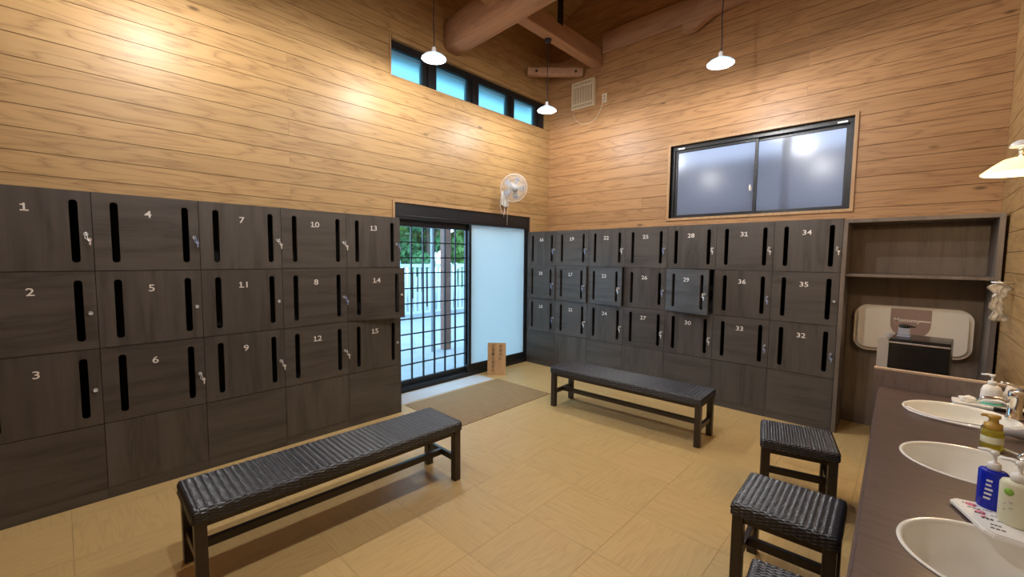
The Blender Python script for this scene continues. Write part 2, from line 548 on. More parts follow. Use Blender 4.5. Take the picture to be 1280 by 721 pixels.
wA = struct('wall_left', 'timber boarded wall with the entrance door and high windows')
slab(wA, 'Y', XA - 0.15, XA - 0.014, YD, YB + 0.15, -0.05, ZTOP, [DOORH, CLERE], M['slab'])
board_wall(wA, 'Y', XA, 1, YD, YB, 1.70, ZTOP, [DOORH, CLERE], [[-3.11], [-4.95, -1.29], [-3.11], [-4.95, -0.6]], M['plank_y'])
board_wall(wA, 'Y', XA, 1, YD, YB, 0.0, 1.70, [DOORH, (YD, -1, -2.40, 2)], [[-4]], M['plank_y'])
wB = struct('wall_back', 'timber boarded end wall with the sliding window')
slab(wB, 'X', YB + 0.014, YB + 0.15, XA - 0.15, XC + 0.15, -0.05, 5.95, [WINB], M['slab'])
board_wall(wB, 'X', YB, -1, XA, XC, 1.70, 5.0, [WINB], [[2.65], [1.0], [2.65], [2.2]], M['plank_x'])
wC = struct('wall_right', 'timber boarded wall beside the wash counter')
slab(wC, 'Y', XC + 0.014, XC + 0.15, YD, YB + 0.15, -0.05, ZTOP, [], M['slab'])
board_wall(wC, 'Y', XC, -1, -2.4, YB, 0.0, ZTOP, [], [[-0.9], [-1.7, -0.1]], M['plank_y'])
board_wall(wC, 'Y', XC, -1, YD, -2.4, 0.8, ZTOP, [], [[-4.2]], M['plank_y'])
wD = struct('wall_front', 'timber boarded wall behind the viewer')
slab(wD, 'X', YD - 0.15, YD, XA - 0.15, XC + 0.15, -0.05, 5.95, [], M['plank_x'])

# --- ceiling: pitched boarding, ridge along y
ceiling = struct('ceiling', 'pitched timber ceiling')
XR, ZR = (XA + XC) / 2, 5.75
for side in (-1, 1):
    xe, ze = (XA - 1.0, ZTOP - 0.51) if side < 0 else (XC + 1.0, ZTOP - 0.51)
    nb = 22
    for k in range(nb):
        a, b = k / nb, (k + 1) / nb
        p = Vector((xe + (XR - xe) * a, 0, ze + (ZR - ze) * a)); q = Vector((xe + (XR - xe) * b, 0, ze + (ZR - ze) * b))
        dn = (q - p).normalized() * 0.0015
        bm = bmesh.new()
        vs = []
        for y in (YD - 0.15, YB + 0.15):
            for t, zz in ((p + dn, 0), (q - dn, 0), (q - dn, 0.02), (p + dn, 0.02)):
                vs.append(bm.verts.new((t.x, y, t.z + zz)))
        for f in ((0, 1, 2, 3), (7, 6, 5, 4), (0, 4, 5, 1), (1, 5, 6, 2), (2, 6, 7, 3), (3, 7, 4, 0)):
            bm.faces.new([vs[i] for i in f])
        to_obj('ceiling_board', bm, M['plank_y'], ceiling)
    bm = bmesh.new()
    vs = [bm.verts.new(v) for v in ((xe, YD - .8, ze + .025), (XR, YD - .8, ZR + .025), (XR, YB + .8, ZR + .025), (xe, YB + .8, ze + .025),
                                    (xe, YD - .8, ze + .1), (XR, YD - .8, ZR + .1), (XR, YB + .8, ZR + .1), (xe, YB + .8, ze + .1))]
    for f in ((0, 1, 2, 3), (7, 6, 5, 4), (0, 4, 5, 1), (1, 5, 6, 2), (2, 6, 7, 3), (3, 7, 4, 0)): bm.faces.new([vs[i] for i in f])
    to_obj('roof_deck', bm, M['roof'], ceiling)

bx('added_fascia', (XA - 1.06, YD - .8, 3.97), (XA - 1.0, YB + .8, 4.24), M['roof'], ceiling)  # unseen board added at the eaves so the high panes darken towards the top
# --- roof timbers
def log_beam(name, pts, rw, rh, mat, label):
    bm = bmesh.new(); rings = []; seg = 20
    for i, (p, s) in enumerate(pts):
        p = Vector(p); ring = []
        for k in range(seg):
            a = 2 * PI * k / seg
            c, sn = math.cos(a), math.sin(a)
            e = 0.55
            dx = math.copysign(abs(c) ** e, c) * rw * s; dz = math.copysign(abs(sn) ** e, sn) * rh * s
            ring.append(bm.verts.new(p + Vector((0, dx, dz))))
        rings.append(ring)
    for a, b in zip(rings, rings[1:]):
        for k in range(seg):
            f = bm.faces.new((a[k], a[(k + 1) % seg], b[(k + 1) % seg], b[k])); f.smooth = True
    bm.faces.new(rings[0]); bm.faces.new(rings[-1][::-1])
    o = to_obj(name, bm, mat)
    return tag(o, label, 'beam')


lp = []
for i in range(25):
    t = i / 24
    x = XA - 0.005 + t * (XC - XA)
    lp.append(((x, -1.33 - 0.04 * t * 2, 3.945 + 0.10 * math.sin(t * PI)), 1.0 + 0.25 * min(1, t * 5) * 0.5))
log_beam('log_beam', lp, 0.135, 0.172, M['beam_x'], 'thick rounded log beam springing from the left wall above the high windows')
j1 = bx('ceiling_joist', (0.26, YD + .01, 3.963), (0.40, YB - .002, 4.17), M['beam_y'], bev=0.012)
tag(j1, 'square timber joist reaching the back wall above the white vent grille', 'beam')
j2 = bx('ceiling_joist', (2.12, YD + .01, 4.07), (2.25, YB - .002, 4.26), M['beam_y'], bev=0.012)
tag(j2, 'square timber joist at top edge, over the pendant lamp before the end wall', 'beam')
g = bx('wall_girder', (0.41, YB - 0.05, 4.108), (XC - .005, YB - .002, 4.36), M['beam_x'], bev=0.008)
tag(g, 'long horizontal girder along the top of the end wall', 'beam')
# curved timber on the end wall
bm = bmesh.new()
low = [(1.48, 3.967), (1.60, 3.965), (1.70, 4.02), (1.80, 4.065), (1.95, 4.09), (2.115, 4.115)]
up = [(2.115, 4.42), (1.95, 4.41), (1.80, 4.36), (1.70, 4.27), (1.60, 4.17), (1.48, 4.10)]
bm_prism(bm, low + up, [], YB - 0.13, YB - 0.052)
tag(to_obj('curved_timber', bm, M['beam_x']), 'short curved timber against the end wall girder beside the pendant cord', 'beam')
# corner strut with two bolts
st = thing('corner_strut', 'pale diagonal corner brace with two dark bolts above the vent grille', 'beam', (0, 0, 3.95))
a, b_ = Vector((-0.42, -0.10, 0)), Vector((0.12, 0.41, 0))
d = (b_ - a).normalized(); nrm = Vector((d.y, -d.x, 0))
bm = bmesh.new(); bm_box(bm, (-0.37, -0.045, -0.05), (0.37, 0.045, 0.05), 0.012)
bmesh.ops.transform(bm, matrix=Matrix.Translation((a + b_) / 2) @ Matrix.Rotation(math.atan2(d.y, d.x), 4, 'Z'), verts=bm.verts[:])
to_obj('brace_timber', bm, M['beam_x'], st)
for t in (-0.25, 0.27):
    bm = bmesh.new()
    c = (a + b_) / 2 + d * t + nrm * 0.046
    bm_lathe(bm, [(0, -0.004), (0.016, -0.004), (0.016, 0.006), (0, 0.009)], seg=12)
    bmesh.ops.transform(bm, matrix=Matrix.Translation(c) @ nrm.to_track_quat('Z', 'Y').to_matrix().to_4x4(), verts=bm.verts[:])
    to_obj('bolt', bm, M['black'], st)
tag(bx('iron_strap', (0.401, -0.53, 4.13), (0.407, -0.43, 4.55), M['black']), 'dark iron strap fixed to the joist beside the log beam', 'bracket')

# ================================================================== ENTRANCE DOOR
# wooden casing around the opening
tr = struct('trim_1', 'wooden casing round the entrance opening')
bx('casing_left', (XA - .14, -2.125, 0), (XA + .012, -2.10, 2.065), M['casing'], tr, .002)
bx('casing_top', (XA - .14, -2.10, 2.04), (XA + .012, 0.04, 2.065), M['casing'], tr, .002)
bx('casing_right', (XA - .14, 0.04, 0), (XA + .012, 0.075, 2.065), M['casing'], tr, .002)
df = struct('trim_2', 'black aluminium frame of the sliding entrance')
bx('frame_header', (XA - .13, -2.10, 1.875), (XA - .004, 0.04, 2.04), M['black'], df, .003)
bx('header_track', (XA - .05, -2.10, 1.90), (XA + .0, 0.04, 1.915), M['black'], df, .002)
bx('frame_sill', (XA - .13, -2.10, 0.0), (XA - .004, 0.04, 0.055), M['black'], df, .003)
bx('frame_jamb_right', (XA - .13, -0.01, 0.055), (XA - .004, 0.04, 1.875), M['black'], df, .002)
bx('frame_jamb_left', (XA - .13, -2.10, 0.055), (XA - .004, -2.06, 1.875), M['black'], df, .002)
# grid door: leaf further out
d1 = struct('door_1', 'black sliding door with a square lattice of clear panes')
DX0, DX1 = XA - .10, XA - .065
dy0, dy1, dz0, dz1 = -2.62, -1.055, 0.115, 1.805
bx('bottom_rail', (DX0, -2.06, 0.057), (DX1, dy1 + .04, dz0), M['black'], d1, .002)
bx('top_rail', (DX0, -2.06, dz1), (DX1, dy1 + .04, 1.873), M['black'], d1, .002)
bx('stile', (DX0, dy1 - .022, dz0), (DX1, dy1 + .04, dz1), M['black'], d1, .002)
bx('stile', (DX0, -2.06, dz0), (DX1, -2.045, dz1), M['black'], d1, .002)
ncol, nrow = 6, 10
pw = (dy1 - .022 + 2.005) / ncol
ph = (dz1 - dz0) / nrow
for i in range(ncol):
    y = -2.005 + i * pw
    bx('vertical_glazing_bar', (DX0 + .008, y - .006, dz0), (DX1 - .004, y + .006, dz1), M['black'], d1)
for j in range(1, nrow):
    z = dz0 + j * ph
    bx('horizontal_glazing_bar', (DX0 + .009, -2.045, z - .006), (DX1 - .005, dy1 - .022, z + .006), M['black'], d1)
for i in range(-1, ncol):
    for j in range(nrow):
        y = -2.005 + i * pw
        yy0 = max(y + .006, -2.045)
        bx('pane', (DX0 + .016, yy0, dz0 + j * ph + .006), (DX0 + .020, y + pw - .006, dz0 + (j + 1) * ph - .006), M['pane'], d1)
# white leaf, nearer
d2 = struct('door_2', 'sliding door leaf with a frosted white panel')
EX0, EX1 = XA - .055, XA - .02
bx('bottom_rail', (EX0, -1.08, 0.057), (EX1, -0.012, 0.14), M['black'], d2, .002)
bx('stile', (EX0, -1.06, 0.14), (EX1, -1.022, 1.873), M['black'], d2, .002)
bx('stile', (EX0, -0.030, 0.14), (EX1, -0.012, 1.873), M['black'], d2, .002)
bx('frosted_panel', (EX0 + .012, -1.022, 0.14), (EX0 + .018, -0.030, 1.873), M['frost_door'], d2)

# ================================================================== CLERESTORY
c1 = struct('window_1', 'row of four high frosted panes in black frames')
cx0, cx1 = XA - .10, XA - .03
y0, z0, y1, z1 = CLERE
bx('frame_bottom', (cx0, y0, z0), (cx1, y1, z0 + .018), M['black'], c1)
bx('frame_top', (cx0, y0, z1 - .07), (cx1, y1, z1), M['black'], c1)
pan = [(-2.10, -1.72), (-1.535, -1.08), (-0.90, -0.40), (-0.265, 0.16)]
edges = [(y0, -2.10), (-1.72, -1.535), (-1.08, -0.90), (-0.40, -0.265), (0.16, y1)]
for a, b_ in edges:
    bx('mullion', (cx0, a, z0 + .018), (cx1, b_, z1 - .07), M['black'], c1, .004)
    if b_ - a > .1: bx('mullion_face', (cx1, a + .06, z0 + .018), (cx1 + .02, b_ - .03, z1 - .07), M['black'], c1, .003)
for a, b_ in pan:
    bx('pane', (cx0 + .03, a, z0 + .018), (cx0 + .035, b_, z1 - .07), M['frost_high'], c1)
    bx('sash_bar', (cx0 + .036, a, z1 - .105), (cx0 + .045, b_, z1 - .098), M['steel'], c1)
tr3 = struct('trim_3', 'pale casing of the high windows')
bx('casing_left', (XA - .12, y0 - .016, z0 - .016), (XA + .006, y0, z1 + .03), M['casing'], tr3, .002)
bx('casing_bottom', (XA - .12, y0, z0 - .014), (XA + .006, y1, z0), M['plank_y'], tr3, .002)
bx('casing_top', (XA - .12, y0, z1), (XA + .03, y1 + .05, z1 + .035), M['plank_y'], tr3, .006)

# ================================================================== WINDOW B
w2 = struct('window_2', 'two-pane frosted sliding window over the lockers')
wx0, wz0, wx1, wz1 = WINB
fy = YB + 0.06
tr4 = struct('trim_4', 'wooden casing of the sliding window')
for nm, lo, hi in (('casing_left', (wx0 - .028, YB - .014, wz0 - .028), (wx0, YB + .14, wz1 + .028)), ('casing_right', (wx1, YB - .014, wz0 - .028), (wx1 + .028, YB + .14, wz1 + .028)),
                   ('casing_top', (wx0, YB - .014, wz1), (wx1, YB + .14, wz1 + .028)), ('casing_bottom', (wx0, YB - .014, wz0 - .028), (wx1, YB + .14, wz0))):
    bx(nm, lo, hi, M['casing'], tr4, .002)
bx('frame_top', (wx0, fy - .02, wz1 - .045), (wx1, fy + .06, wz1), M['black'], w2, .002)
bx('frame_bottom', (wx0, fy - .02, wz0), (wx1, fy + .06, wz0 + .022), M['black'], w2, .002)
bx('frame_left', (wx0, fy - .02, wz0 + .022), (wx0 + .035, fy + .06, wz1 - .045), M['black'], w2, .002)
bx('frame_right', (wx1 - .035, fy - .02, wz0 + .022), (wx1, fy + .06, wz1 - .045), M['black'], w2, .002)
xm = 2.225
for (a, b_, yy) in ((wx0 + .035, xm + .018, fy), (xm - .018, wx1 - .035, fy + .025)):
    bx('sash_stile', (a, yy, wz0 + .024), (a + .03, yy + .02, wz1 - .047), M['black'], w2, .002)
    bx('sash_stile', (b_ - .03, yy, wz0 + .024), (b_, yy + .02, wz1 - .047), M['black'], w2, .002)
    bx('sash_rail', (a + .03, yy, wz1 - .075), (b_ - .03, yy + .02, wz1 - .047), M['black'], w2, .002)
    bx('sash_rail', (a + .03, yy, wz0 + .024), (b_ - .03, yy + .02, wz0 + .04), M['black'], w2, .002)
    bx('pane', (a + .03, yy + .008, wz0 + .04), (b_ - .03, yy + .012, wz1 - .075), M['frost_win'], w2)
bm = bmesh.new(); bm_box(bm, (xm - .05, fy - .022, 2.20), (xm - .02, fy + .0, 2.25), .004); bm_box(bm, (xm - .045, fy - .034, 2.215), (xm - .028, fy - .02, 2.265), .003)
to_obj('window_latch', bm, M['steel'], w2)
for x in (wx0 + .07, wx1 - .13):
    bx('frame_clip', (x, fy - .025, wz1 - .04), (x + .075, fy - .019, wz1 - .025), M['steel'], w2, .001)

# ================================================================== OUTSIDE
gr = struct('ground_outside', 'pale concrete yard outside the door'); gr['category'] = 'ground'
bx('paving', (-30, -25, -0.20), (XA - .15, 30, -0.02), M['concrete'], gr)
nb = bx('dimming_wall', (-0.6, 2.6, -0.1), (7.5, 2.8, 3.0), M['dimming_grey'])  # added to block the sky and darken the frosted panes
tag(nb, 'grey wall added outside to dim the frosted window', 'wall')
for i, x in enumerate((1.15, 2.4)):
    o = bx('veranda_post', (x, .80, -0.1), (x + .07, .87, 3.6), M['post'])
    tag(o, ['outdoor post dimly visible behind the left frosted pane', 'outdoor post dimly visible behind the right frosted pane'][i], 'post')
o = bx('veranda_post', (-2.06, -0.30, -0.02), (-1.94, -0.18, 3.4), M['post']); tag(o, 'red-brown porch post outside the lattice door', 'post')
o = bx('veranda_beam', (-2.07, -3.0, 2.60), (-1.93, 3.0, 2.80), M['post']); tag(o, 'red-brown beam on top of the porch post', 'beam')
bm = bmesh.new(); bm_tube(bm, [(-2.0, -.50, -.02), (-2.0, -.50, 3.2)], .03, 12)
tag(to_obj('downpipe', bm, M['fence']), 'white rain downpipe left of the porch post', 'pipe')
# fence
fn = thing('fence', 'pale railing fence across the yard seen through the lattice door', 'fence', (-5.2, 0, 0))
bx('top_rail', (-.03, -2.5, 1.22), (.03, 8.0, 1.30), M['fence'], fn)
bx('bottom_rail', (-.02, -2.5, 0.10), (.02, 8.0, 0.15), M['fence'], fn)
pm = None
for i in range(75):
    y = -2.45 + i * .14
    if pm is None:
        pm = bx('baluster', (-.012, -.035, .15), (.012, .035, 1.22), M['fence'], fn); pm.location = (0, y, 0)
    else:
        q = pm.copy(); COL.objects.link(q); q.location = (0, y, 0)
for y in (-1.2, 0.9, 3.0, 5.1, 7.2):
    bx('fence_post', (-.05, y - .04, -.02), (-.0, y + .04, 1.38), M['fence'], fn)


def tree(name, loc, h, cr, mat, label, n=2600, seed=1, trunk=True):
    rnd = random.Random(seed)
    t = thing(name, label, 'tree', loc, 0)
    if trunk:
        bm = bmesh.new(); bm_tube(bm, [(0, 0, -.02), (.05, .02, h * .35), (-.04, .05, h * .6)], [.11, .08, .05], 8)
        for k in range(4):
            a = rnd.uniform(0, 6.28)
            bm_tube(bm, [(0, .03, h * (.3 + .06 * k)), (math.cos(a) * cr * .6, math.sin(a) * cr * .6, h * (.5 + .07 * k))], [.04, .015], 6)
        to_obj('trunk', bm, M['bark'], t)
    lumps = [(Vector((rnd.uniform(-cr, cr) * .7, rnd.uniform(-cr, cr) * .7, h * rnd.uniform(.22, .92))), cr * rnd.uniform(.3, .55)) for _ in range(16)]
    V, Fc = [], []
    for i in range(n):
        c, r = lumps[i % 16]
        d = Vector((rnd.gauss(0, 1), rnd.gauss(0, 1), rnd.gauss(0, 1))).normalized() * r * rnd.uniform(.7, 1.05)
        p = c + d; s = rnd.uniform(.09, .17)
        u = Vector((rnd.gauss(0, 1), rnd.gauss(0, 1), rnd.gauss(0, 1))).normalized(); v = u.orthogonal().normalized()
        k = len(V); V += [p - u * s, p + v * s * .5, p + u * s, p - v * s * .5]; Fc.append((k, k + 1, k + 2, k + 3))
    me = bpy.data.meshes.new('foliage'); me.from_pydata([tuple(v) for v in V], [], Fc); me.materials.append(mat)
    f = to_obj('foliage', me, mat, t); f['kind'] = 'stuff'
    return t


for i, (x, y, h, cr, mt, lb) in enumerate([
    (-6.9, 0.7, 4.0, .85, 'leaf', 'bright green leafy tree beyond the fence at the left of the lattice door'),
    (-7.2, 3.1, 4.6, .9, 'leaf2', 'dark green tree beyond the fence behind the downpipe'),
    (-7.1, 5.2, 4.3, 1.0, 'leaf', 'green tree beyond the fence right of the porch post'),
    (-11.5, 2.2, 7.5, 1.6, 'leaf', 'tall pale green tree far behind the fence'),
    (-11.8, 6.0, 7.0, 1.6, 'leaf2', 'tall dark tree furthest behind the fence'),
    (-11.4, -1.6, 7.0, 1.6, 'leaf2', 'tall dark green tree behind the bright one'),
    (-8.9, 1.9, 5.2, 1.0, 'leaf', 'slender green tree between the front and the far trees'),
    (-9.5, 4.1, 5.4, .85, 'leaf', 'slender bright tree behind the porch post'),
    (-12.0, 9.8, 7.0, 1.7, 'leaf', 'tall leafy tree far away at the right of the yard')]):
    tree('garden_tree', (x, y, 0), h, cr, M[mt], lb, seed=i + 3, n=4200)


# ================================================================== LOCKERS
SLOT = lambda xc, ztop: rrect(xc - .018, ztop - .405, xc + .018, ztop - .05, .0175, 5)
DH = RH - 0.004
door_cache = {}


def door_mesh(w, grain):
    k = (round(w, 3), grain)
    if k not in door_cache:
        bm = bmesh.new()
        bm_prism(bm, [(0.0015, 0), (w - .0015, 0), (w - .0015, DH), (.0015, DH)], [SLOT(.095, DH), SLOT(w - .073, DH)], 0, .018)
        me = bpy.data.meshes.new('door'); bm.to_mesh(me); bm.free(); me.materials.append(M['lock_v' if grain == 'v' else 'lock_h'])
        door_cache[k] = me
    return door_cache[k]


num_cache = {}


def number_mesh(s):
    if s not in num_cache:
        me = text_mesh('number_label', s, .060, M['number'], .0004, .0005, 1.2)
        bm = bmesh.new(); bm.from_mesh(me)
        for i, ch in enumerate(s):          # the slab foot of each figure one
            if ch != '1': continue
            xs = [v.co.x for v in bm.verts]; lo_, hi_ = min(xs), max(xs); zs = [v.co.z for v in bm.verts]
            cx = (lo_ + hi_) / 2 if len(s) == 1 else (lo_ + .007 if i == 0 else hi_ - .007)
            z0_ = min(zs)
            for (p, q, a_, b_) in ((cx - .015, z0_, cx + .016, z0_ + .007), (cx - .014, max(zs) - .012, cx, max(zs) - .006)):
                bm_box(bm, (p, -.0004, q), (a_, .0004, b_))
            break
        bm.to_mesh(me); bm.free()
        num_cache[s] = me
    return num_cache[s]


bm = bmesh.new()
bm_lathe(bm, [(0, -.010), (.009, -.010), (.0115, -.007), (.0115, 0), (0, 0)], axis='Y', seg=16)
bm_box(bm, (-.0015, -.0108, -.006), (.0015, -.0098, .006))
lock_me = bpy.data.meshes.new('lock_cylinder'); bm.to_mesh(lock_me); bm.free(); lock_me.materials.append(M['keysilver'])


def key_mesh(mat, var):
    rnd = random.Random(var)
    bm = bmesh.new()
    bm_box(bm, (-.0012, -.030, -.004), (.0012, -.008, .004), .0004)            # blade leaving the lock
    bm_lathe(bm, [(0, -.0015), (.013, -.0015), (.014, 0), (.013, .0015), (0, .0015)], axis='X', seg=14, org=(0, -.040, 0))   # bow
    a = rnd.uniform(-.5, .5)
    ring = [(0.006 * math.sin(t) * math.cos(a), -.048 + .004 * math.cos(t), -.016 + .012 * math.cos(t)) for t in [i * 2 * PI / 12 for i in range(13)]]
    bm_tube(bm, ring, .0016, 6, False)
    sx = rnd.uniform(.004, .016)
    bm_box(bm, (sx - .004, -.052, -.062), (sx + .004, -.047, -.026), .001)       # second key hanging from the ring
    bm_lathe(bm, [(0, -.002), (.010, -.002), (.010, .002), (0, .002)], axis='Y', seg=12, org=(sx - .001, -.0495, -.030))
    me = bpy.data.meshes.new('key'); bm.to_mesh(me); bm.free(); me.materials.append(mat)
    return me


keys = [key_mesh(M['keysilver'], 1), key_mesh(M['keysilver'], 5), key_mesh(M['bluekey'], 3)]
KEYPOS = {'1': 0, '4': 2, '7': 1, '10': 0, '13': 2, '8': 2, '6': 1, '9': 1, '12': 0,
          '16': 2, '20': 2, '18': 2, '19': 2, '17': 2, '21': 0, '22': 0, '23': 1, '24': 1, '25': 2, '26': 2, '27': 0,
          '28': 1, '29': 0, '30': 1, '31': 0, '36': 2, '33': 2, '34': 0, '32': 2}
AJAR = {'14': .20, '29': .26, '23': .11, '17': .07, '20': .04}


def locker_column(loc, rz, w, nums, grains, label, group):
    t = thing('locker', label, 'locker', loc, rz, group)
    # carcass: sides, top, back, shelves; x 0..w, y .019...445
    bm = bmesh.new(); e = .0008
    D = .445
    bm_box(bm, (e, .019, PL), (.016, D, LH)); bm_box(bm, (w - .016, .019, PL), (w - e, D, LH))
    bm_box(bm, (.016, .019, LH - .016), (w - .016, D, LH)); bm_box(bm, (.016, D - .01, PL), (w - .016, D, LH - .016))
    for k in range(1, 4): bm_box(bm, (.016, .024, LH - k * RH - .008), (w - .016, D - .01, LH - k * RH + .008))
    to_obj('carcass', bm, M['inner'], t)
    bx('side_panel', (e, .0185, LH), (w - e, D, LH + .001), M['lock_h'], t)
    bx('plinth', (e, .004, 0), (w - e, .40, PL - .002), M['lock_h'], t)
    for k, n in enumerate(nums):
        zb = LH - (k + 1) * RH + .002
        d = to_obj('door', door_mesh(w, grains[k]), None, t, (0, 0, zb), (0, 0, -AJAR.get(n, 0)))
        d['label'] = 'locker door numbered ' + n + (' standing slightly open' if n in AJAR and AJAR[n] > .1 else '')
        to_obj('number_label', number_mesh(n), None, d, (.249, -.0005, DH - .110))
        to_obj('lock_cylinder', lock_me, None, d, (w - .030, 0, DH - .243))
        if n in KEYPOS: to_obj('key', keys[KEYPOS[n]], None, d, (w - .030, 0, DH - .243))
    bx('lower_panel', (.0015, 0, PL), (w - .0015, .018, LH - 3 * RH - .002), M['lock_v' if grains[3] == 'v' else 'lock_h'], t)
    return t


WLc = .5051
LLAB = ['leftmost dark locker column on the left wall, cut by the picture edge, top door 1',
        'second dark locker column from the left edge, key with blue tag in door 4',
        'middle dark locker column of the left wall behind the long bench, top door 7',
        'dark left wall locker column second from the entrance door, top door 10',
        'dark locker column right beside the lattice door, its middle door 14 standing open']
RLAB = ['dark bluish locker column against the white door panel, top door 16',
        'dark locker column second from the white door panel, top door 19',
        'dark end wall locker column whose middle door 23 is slightly ajar, top door 22',
        'central dark locker column of the end wall row, behind the bench, top door 25',
        'dark locker column under the window, its middle door 29 wide ajar',
        'dark locker column under the right half of the window, second from the open cabinet',
        'rightmost dark locker column touching the open cabinet, its middle door without a key']
LN = [('1', '2', '3'), ('4', '5', '6'), ('7', '11', '9'), ('10', '8', '12'), ('13', '14', '15')]
LG = ['vhvh', 'hvhv', 'vvvh', 'hhhv', 'vhvh']
for k, (n, gq) in enumerate(zip(LN, LG)):
    locker_column((0, -(2.3397 + (5 - k) * WLc), 0), PI / 2, WLc, n, gq,
                  LLAB[k], 'locker columns along the left wall')
RN = [('16', '20', '18'), ('19', '17', '21'), ('22', '23', '24'), ('25', '26', '27'), ('28', '29', '30'), ('31', '36', '33'), ('34', '35', '32')]
RG = ['vhvh', 'hhhv', 'vhvh', 'hvhv', 'vhvh', 'hvhv', 'vhvh']
for k, (n, gq) in enumerate(zip(RN, RG)):
    xk = -.466 + .5 * k
    locker_column((xk + (.001 if k == 0 else 0), 0, 0), 0, .5 - (.001 if k == 0 else 0), n, gq,
                  RLAB[k], 'locker columns along the end wall')
# finished end panel of the left bank
tag(bx('locker_end_panel', (-.445, -2.3390, 0), (0.0, -2.3330, LH), M['lock_v']), 'dark laminate end panel closing the left lockers beside the door', 'panel')

# ================================================================== OPEN CABINET
cb = thing('open_cabinet', 'tall dark open cabinet frame with one shelf right of the end wall lockers', 'cabinet', (3.036, 0, 0))
def cbx(n, lo, hi, m='cab', bev=.001): return bx(n, lo, hi, M[m], cb, bev)
cbx('side_panel', (.0, 0, 0), (.030, .44, 1.825))
cbx('side_panel', (.862, 0, 0), (.892, .44, 1.825))
cbx('top_panel', (.030, 0, 1.795), (.862, .44, 1.825))
cbx('shelf', (.030, .03, 1.350), (.862, .43, 1.374))
cbx('back_panel', (.030, .43, 0), (.862, .44, 1.795))

# ---- white changing board on the cabinet back
bb = thing('folded_changing_board', 'off-white rounded wall unit with tinted badge inside the open cabinet', 'wall unit', (3.487, .43, .90))
bm = bmesh.new()
bm_prism(bm, rrect(-.365, -.20, .365, .198, .095, 10), [], -.10, -.001)
es = [e for e in bm.edges if all(abs(v.co.y + .10) < 1e-5 for v in e.verts) and len(e.link_faces) == 2 and abs(e.link_faces[0].normal.dot(e.link_faces[1].normal)) < .5]
bmesh.ops.bevel(bm, geom=es, offset=.030, segments=8, affect='EDGES')
to_obj('cover', bm, M['offwhite'], bb)
bm = bmesh.new()
semi = [(-.125, .183), (-.125, .10)] + [(-.125 * math.cos(a), .06 - .125 * math.sin(a)) for a in [PI * k / 16 for k in range(1, 16)]] + [(.125, .10), (.125, .183)]
bm_prism(bm, semi, [], -.1025, -.0995)
bd = to_obj('badge', bm, M['tint'], bb)
to_obj('lettering', text_mesh('lettering', 'Mommy', .042, M['whiteprint'], .0004, .0006, 1.2), None, bb, (-.022, -.1030, .088))
bx('light_strip', (.055, -.1040, .082), (.122, -.1026, .092), M['whiteprint'], bb)

# ---- black appliance between counter and cabinet
ap = thing('black_appliance', 'black box appliance with rounded silver edge behind the counter end', 'appliance', (3.325, -.64, 0), math.radians(-5))
bx('body', (.055, .012, 0), (.355, .31, .935), M['gloss_black'], ap, .006)
bm = bmesh.new()
bm_prism(bm, rrect(0, .02, .058, .955, .022, 5), [], .0, .32); to_obj('silver_side', bm, M['silver'], ap)
bx('front_trim', (.060, .0, .925), (.352, .012, .937), M['steel'], ap, .002)
bx('lid', (.058, .014, .936), (.354, .315, .957), M['gloss_black'], ap, .006)
bx('front_door', (.060, .002, .03), (.352, .012, .915), M['gloss_black'], ap, .002)
cup = thing('clear_cup', 'small clear plastic holder with dark lid on the black appliance', 'container', (3.455, -.50, .9575), math.radians(-5))
bm = bmesh.new(); bm_box(bm, (-.035, -.03, 0), (.035, .03, .012), .003); bm_box(bm, (-.028, -.025, .012), (.028, .025, .062), .004); to_obj('body', bm, M['clear'], cup)
bm = bmesh.new(); bm_lathe(bm, [(0, .055), (.024, .063), (.033, .078), (.020, .086), (0, .088)], seg=20); to_obj('dark_lid', bm, M['gloss_black'], cup)
bm = bmesh.new(); bm_prism(bm, [(0, .066), (.06, .071), (.06, .076), (0, .082)], [], -.012, .012); to_obj('spout', bm, M['gloss_black'], cup)

# ================================================================== COUNTER
CT = .75
ct = thing('wash_counter', 'dark wood-grain wash counter with inset basins along the right wall', 'counter', (0, 0, 0))
ce = thing('counter_end_screen', 'low dark upright panel with beige top edge closing the far end of the wash counter', 'panel', (0, 0, 0))
BAS = [(3.672, -1.575), (3.672, -2.277), (3.676, -2.98), (3.68, -3.68)]
BA, BB = .198, .188
outer = [(3.361, -1.247), (3.365, -1.247), (3.944, -1.247), (3.944, -4.35), (3.408, -4.35)]
holes = [[(x + BA * math.cos(a), y + BB * math.sin(a)) for a in [2 * PI * k / 40 for k in range(40)]] for x, y in BAS]
bm = bmesh.new()
bm_prism(bm, [outer[0], outer[2], outer[3], outer[4]], holes, CT - .042, CT, frame=lambda x, y, z: (x, z, y))
es = [e for e in bm.edges if all(abs(v.co.z - CT) < 1e-5 and v.co.x < 3.42 for v in e.verts) and len(e.link_faces) == 2 and abs(e.link_faces[0].normal.dot(e.link_faces[1].normal)) < .5]
bmesh.ops.bevel(bm, geom=es, offset=.010, segments=3, affect='EDGES')
to_obj('countertop', bm, M['counter'], ct)
bx('end_panel', (3.340, -1.247, 0), (3.944, -1.222, .850), M['splash'], ce, .0)
bx('edge_band', (3.339, -1.249, .850), (3.944, -1.220, .862), M['tan'], ce, .002)
tag(bx('vanity_base', (3.56, -4.35, 0), (3.944, -1.25, CT - .155), M['counter'], None, .002), 'dark base box set back under the wash counter', 'cabinet')
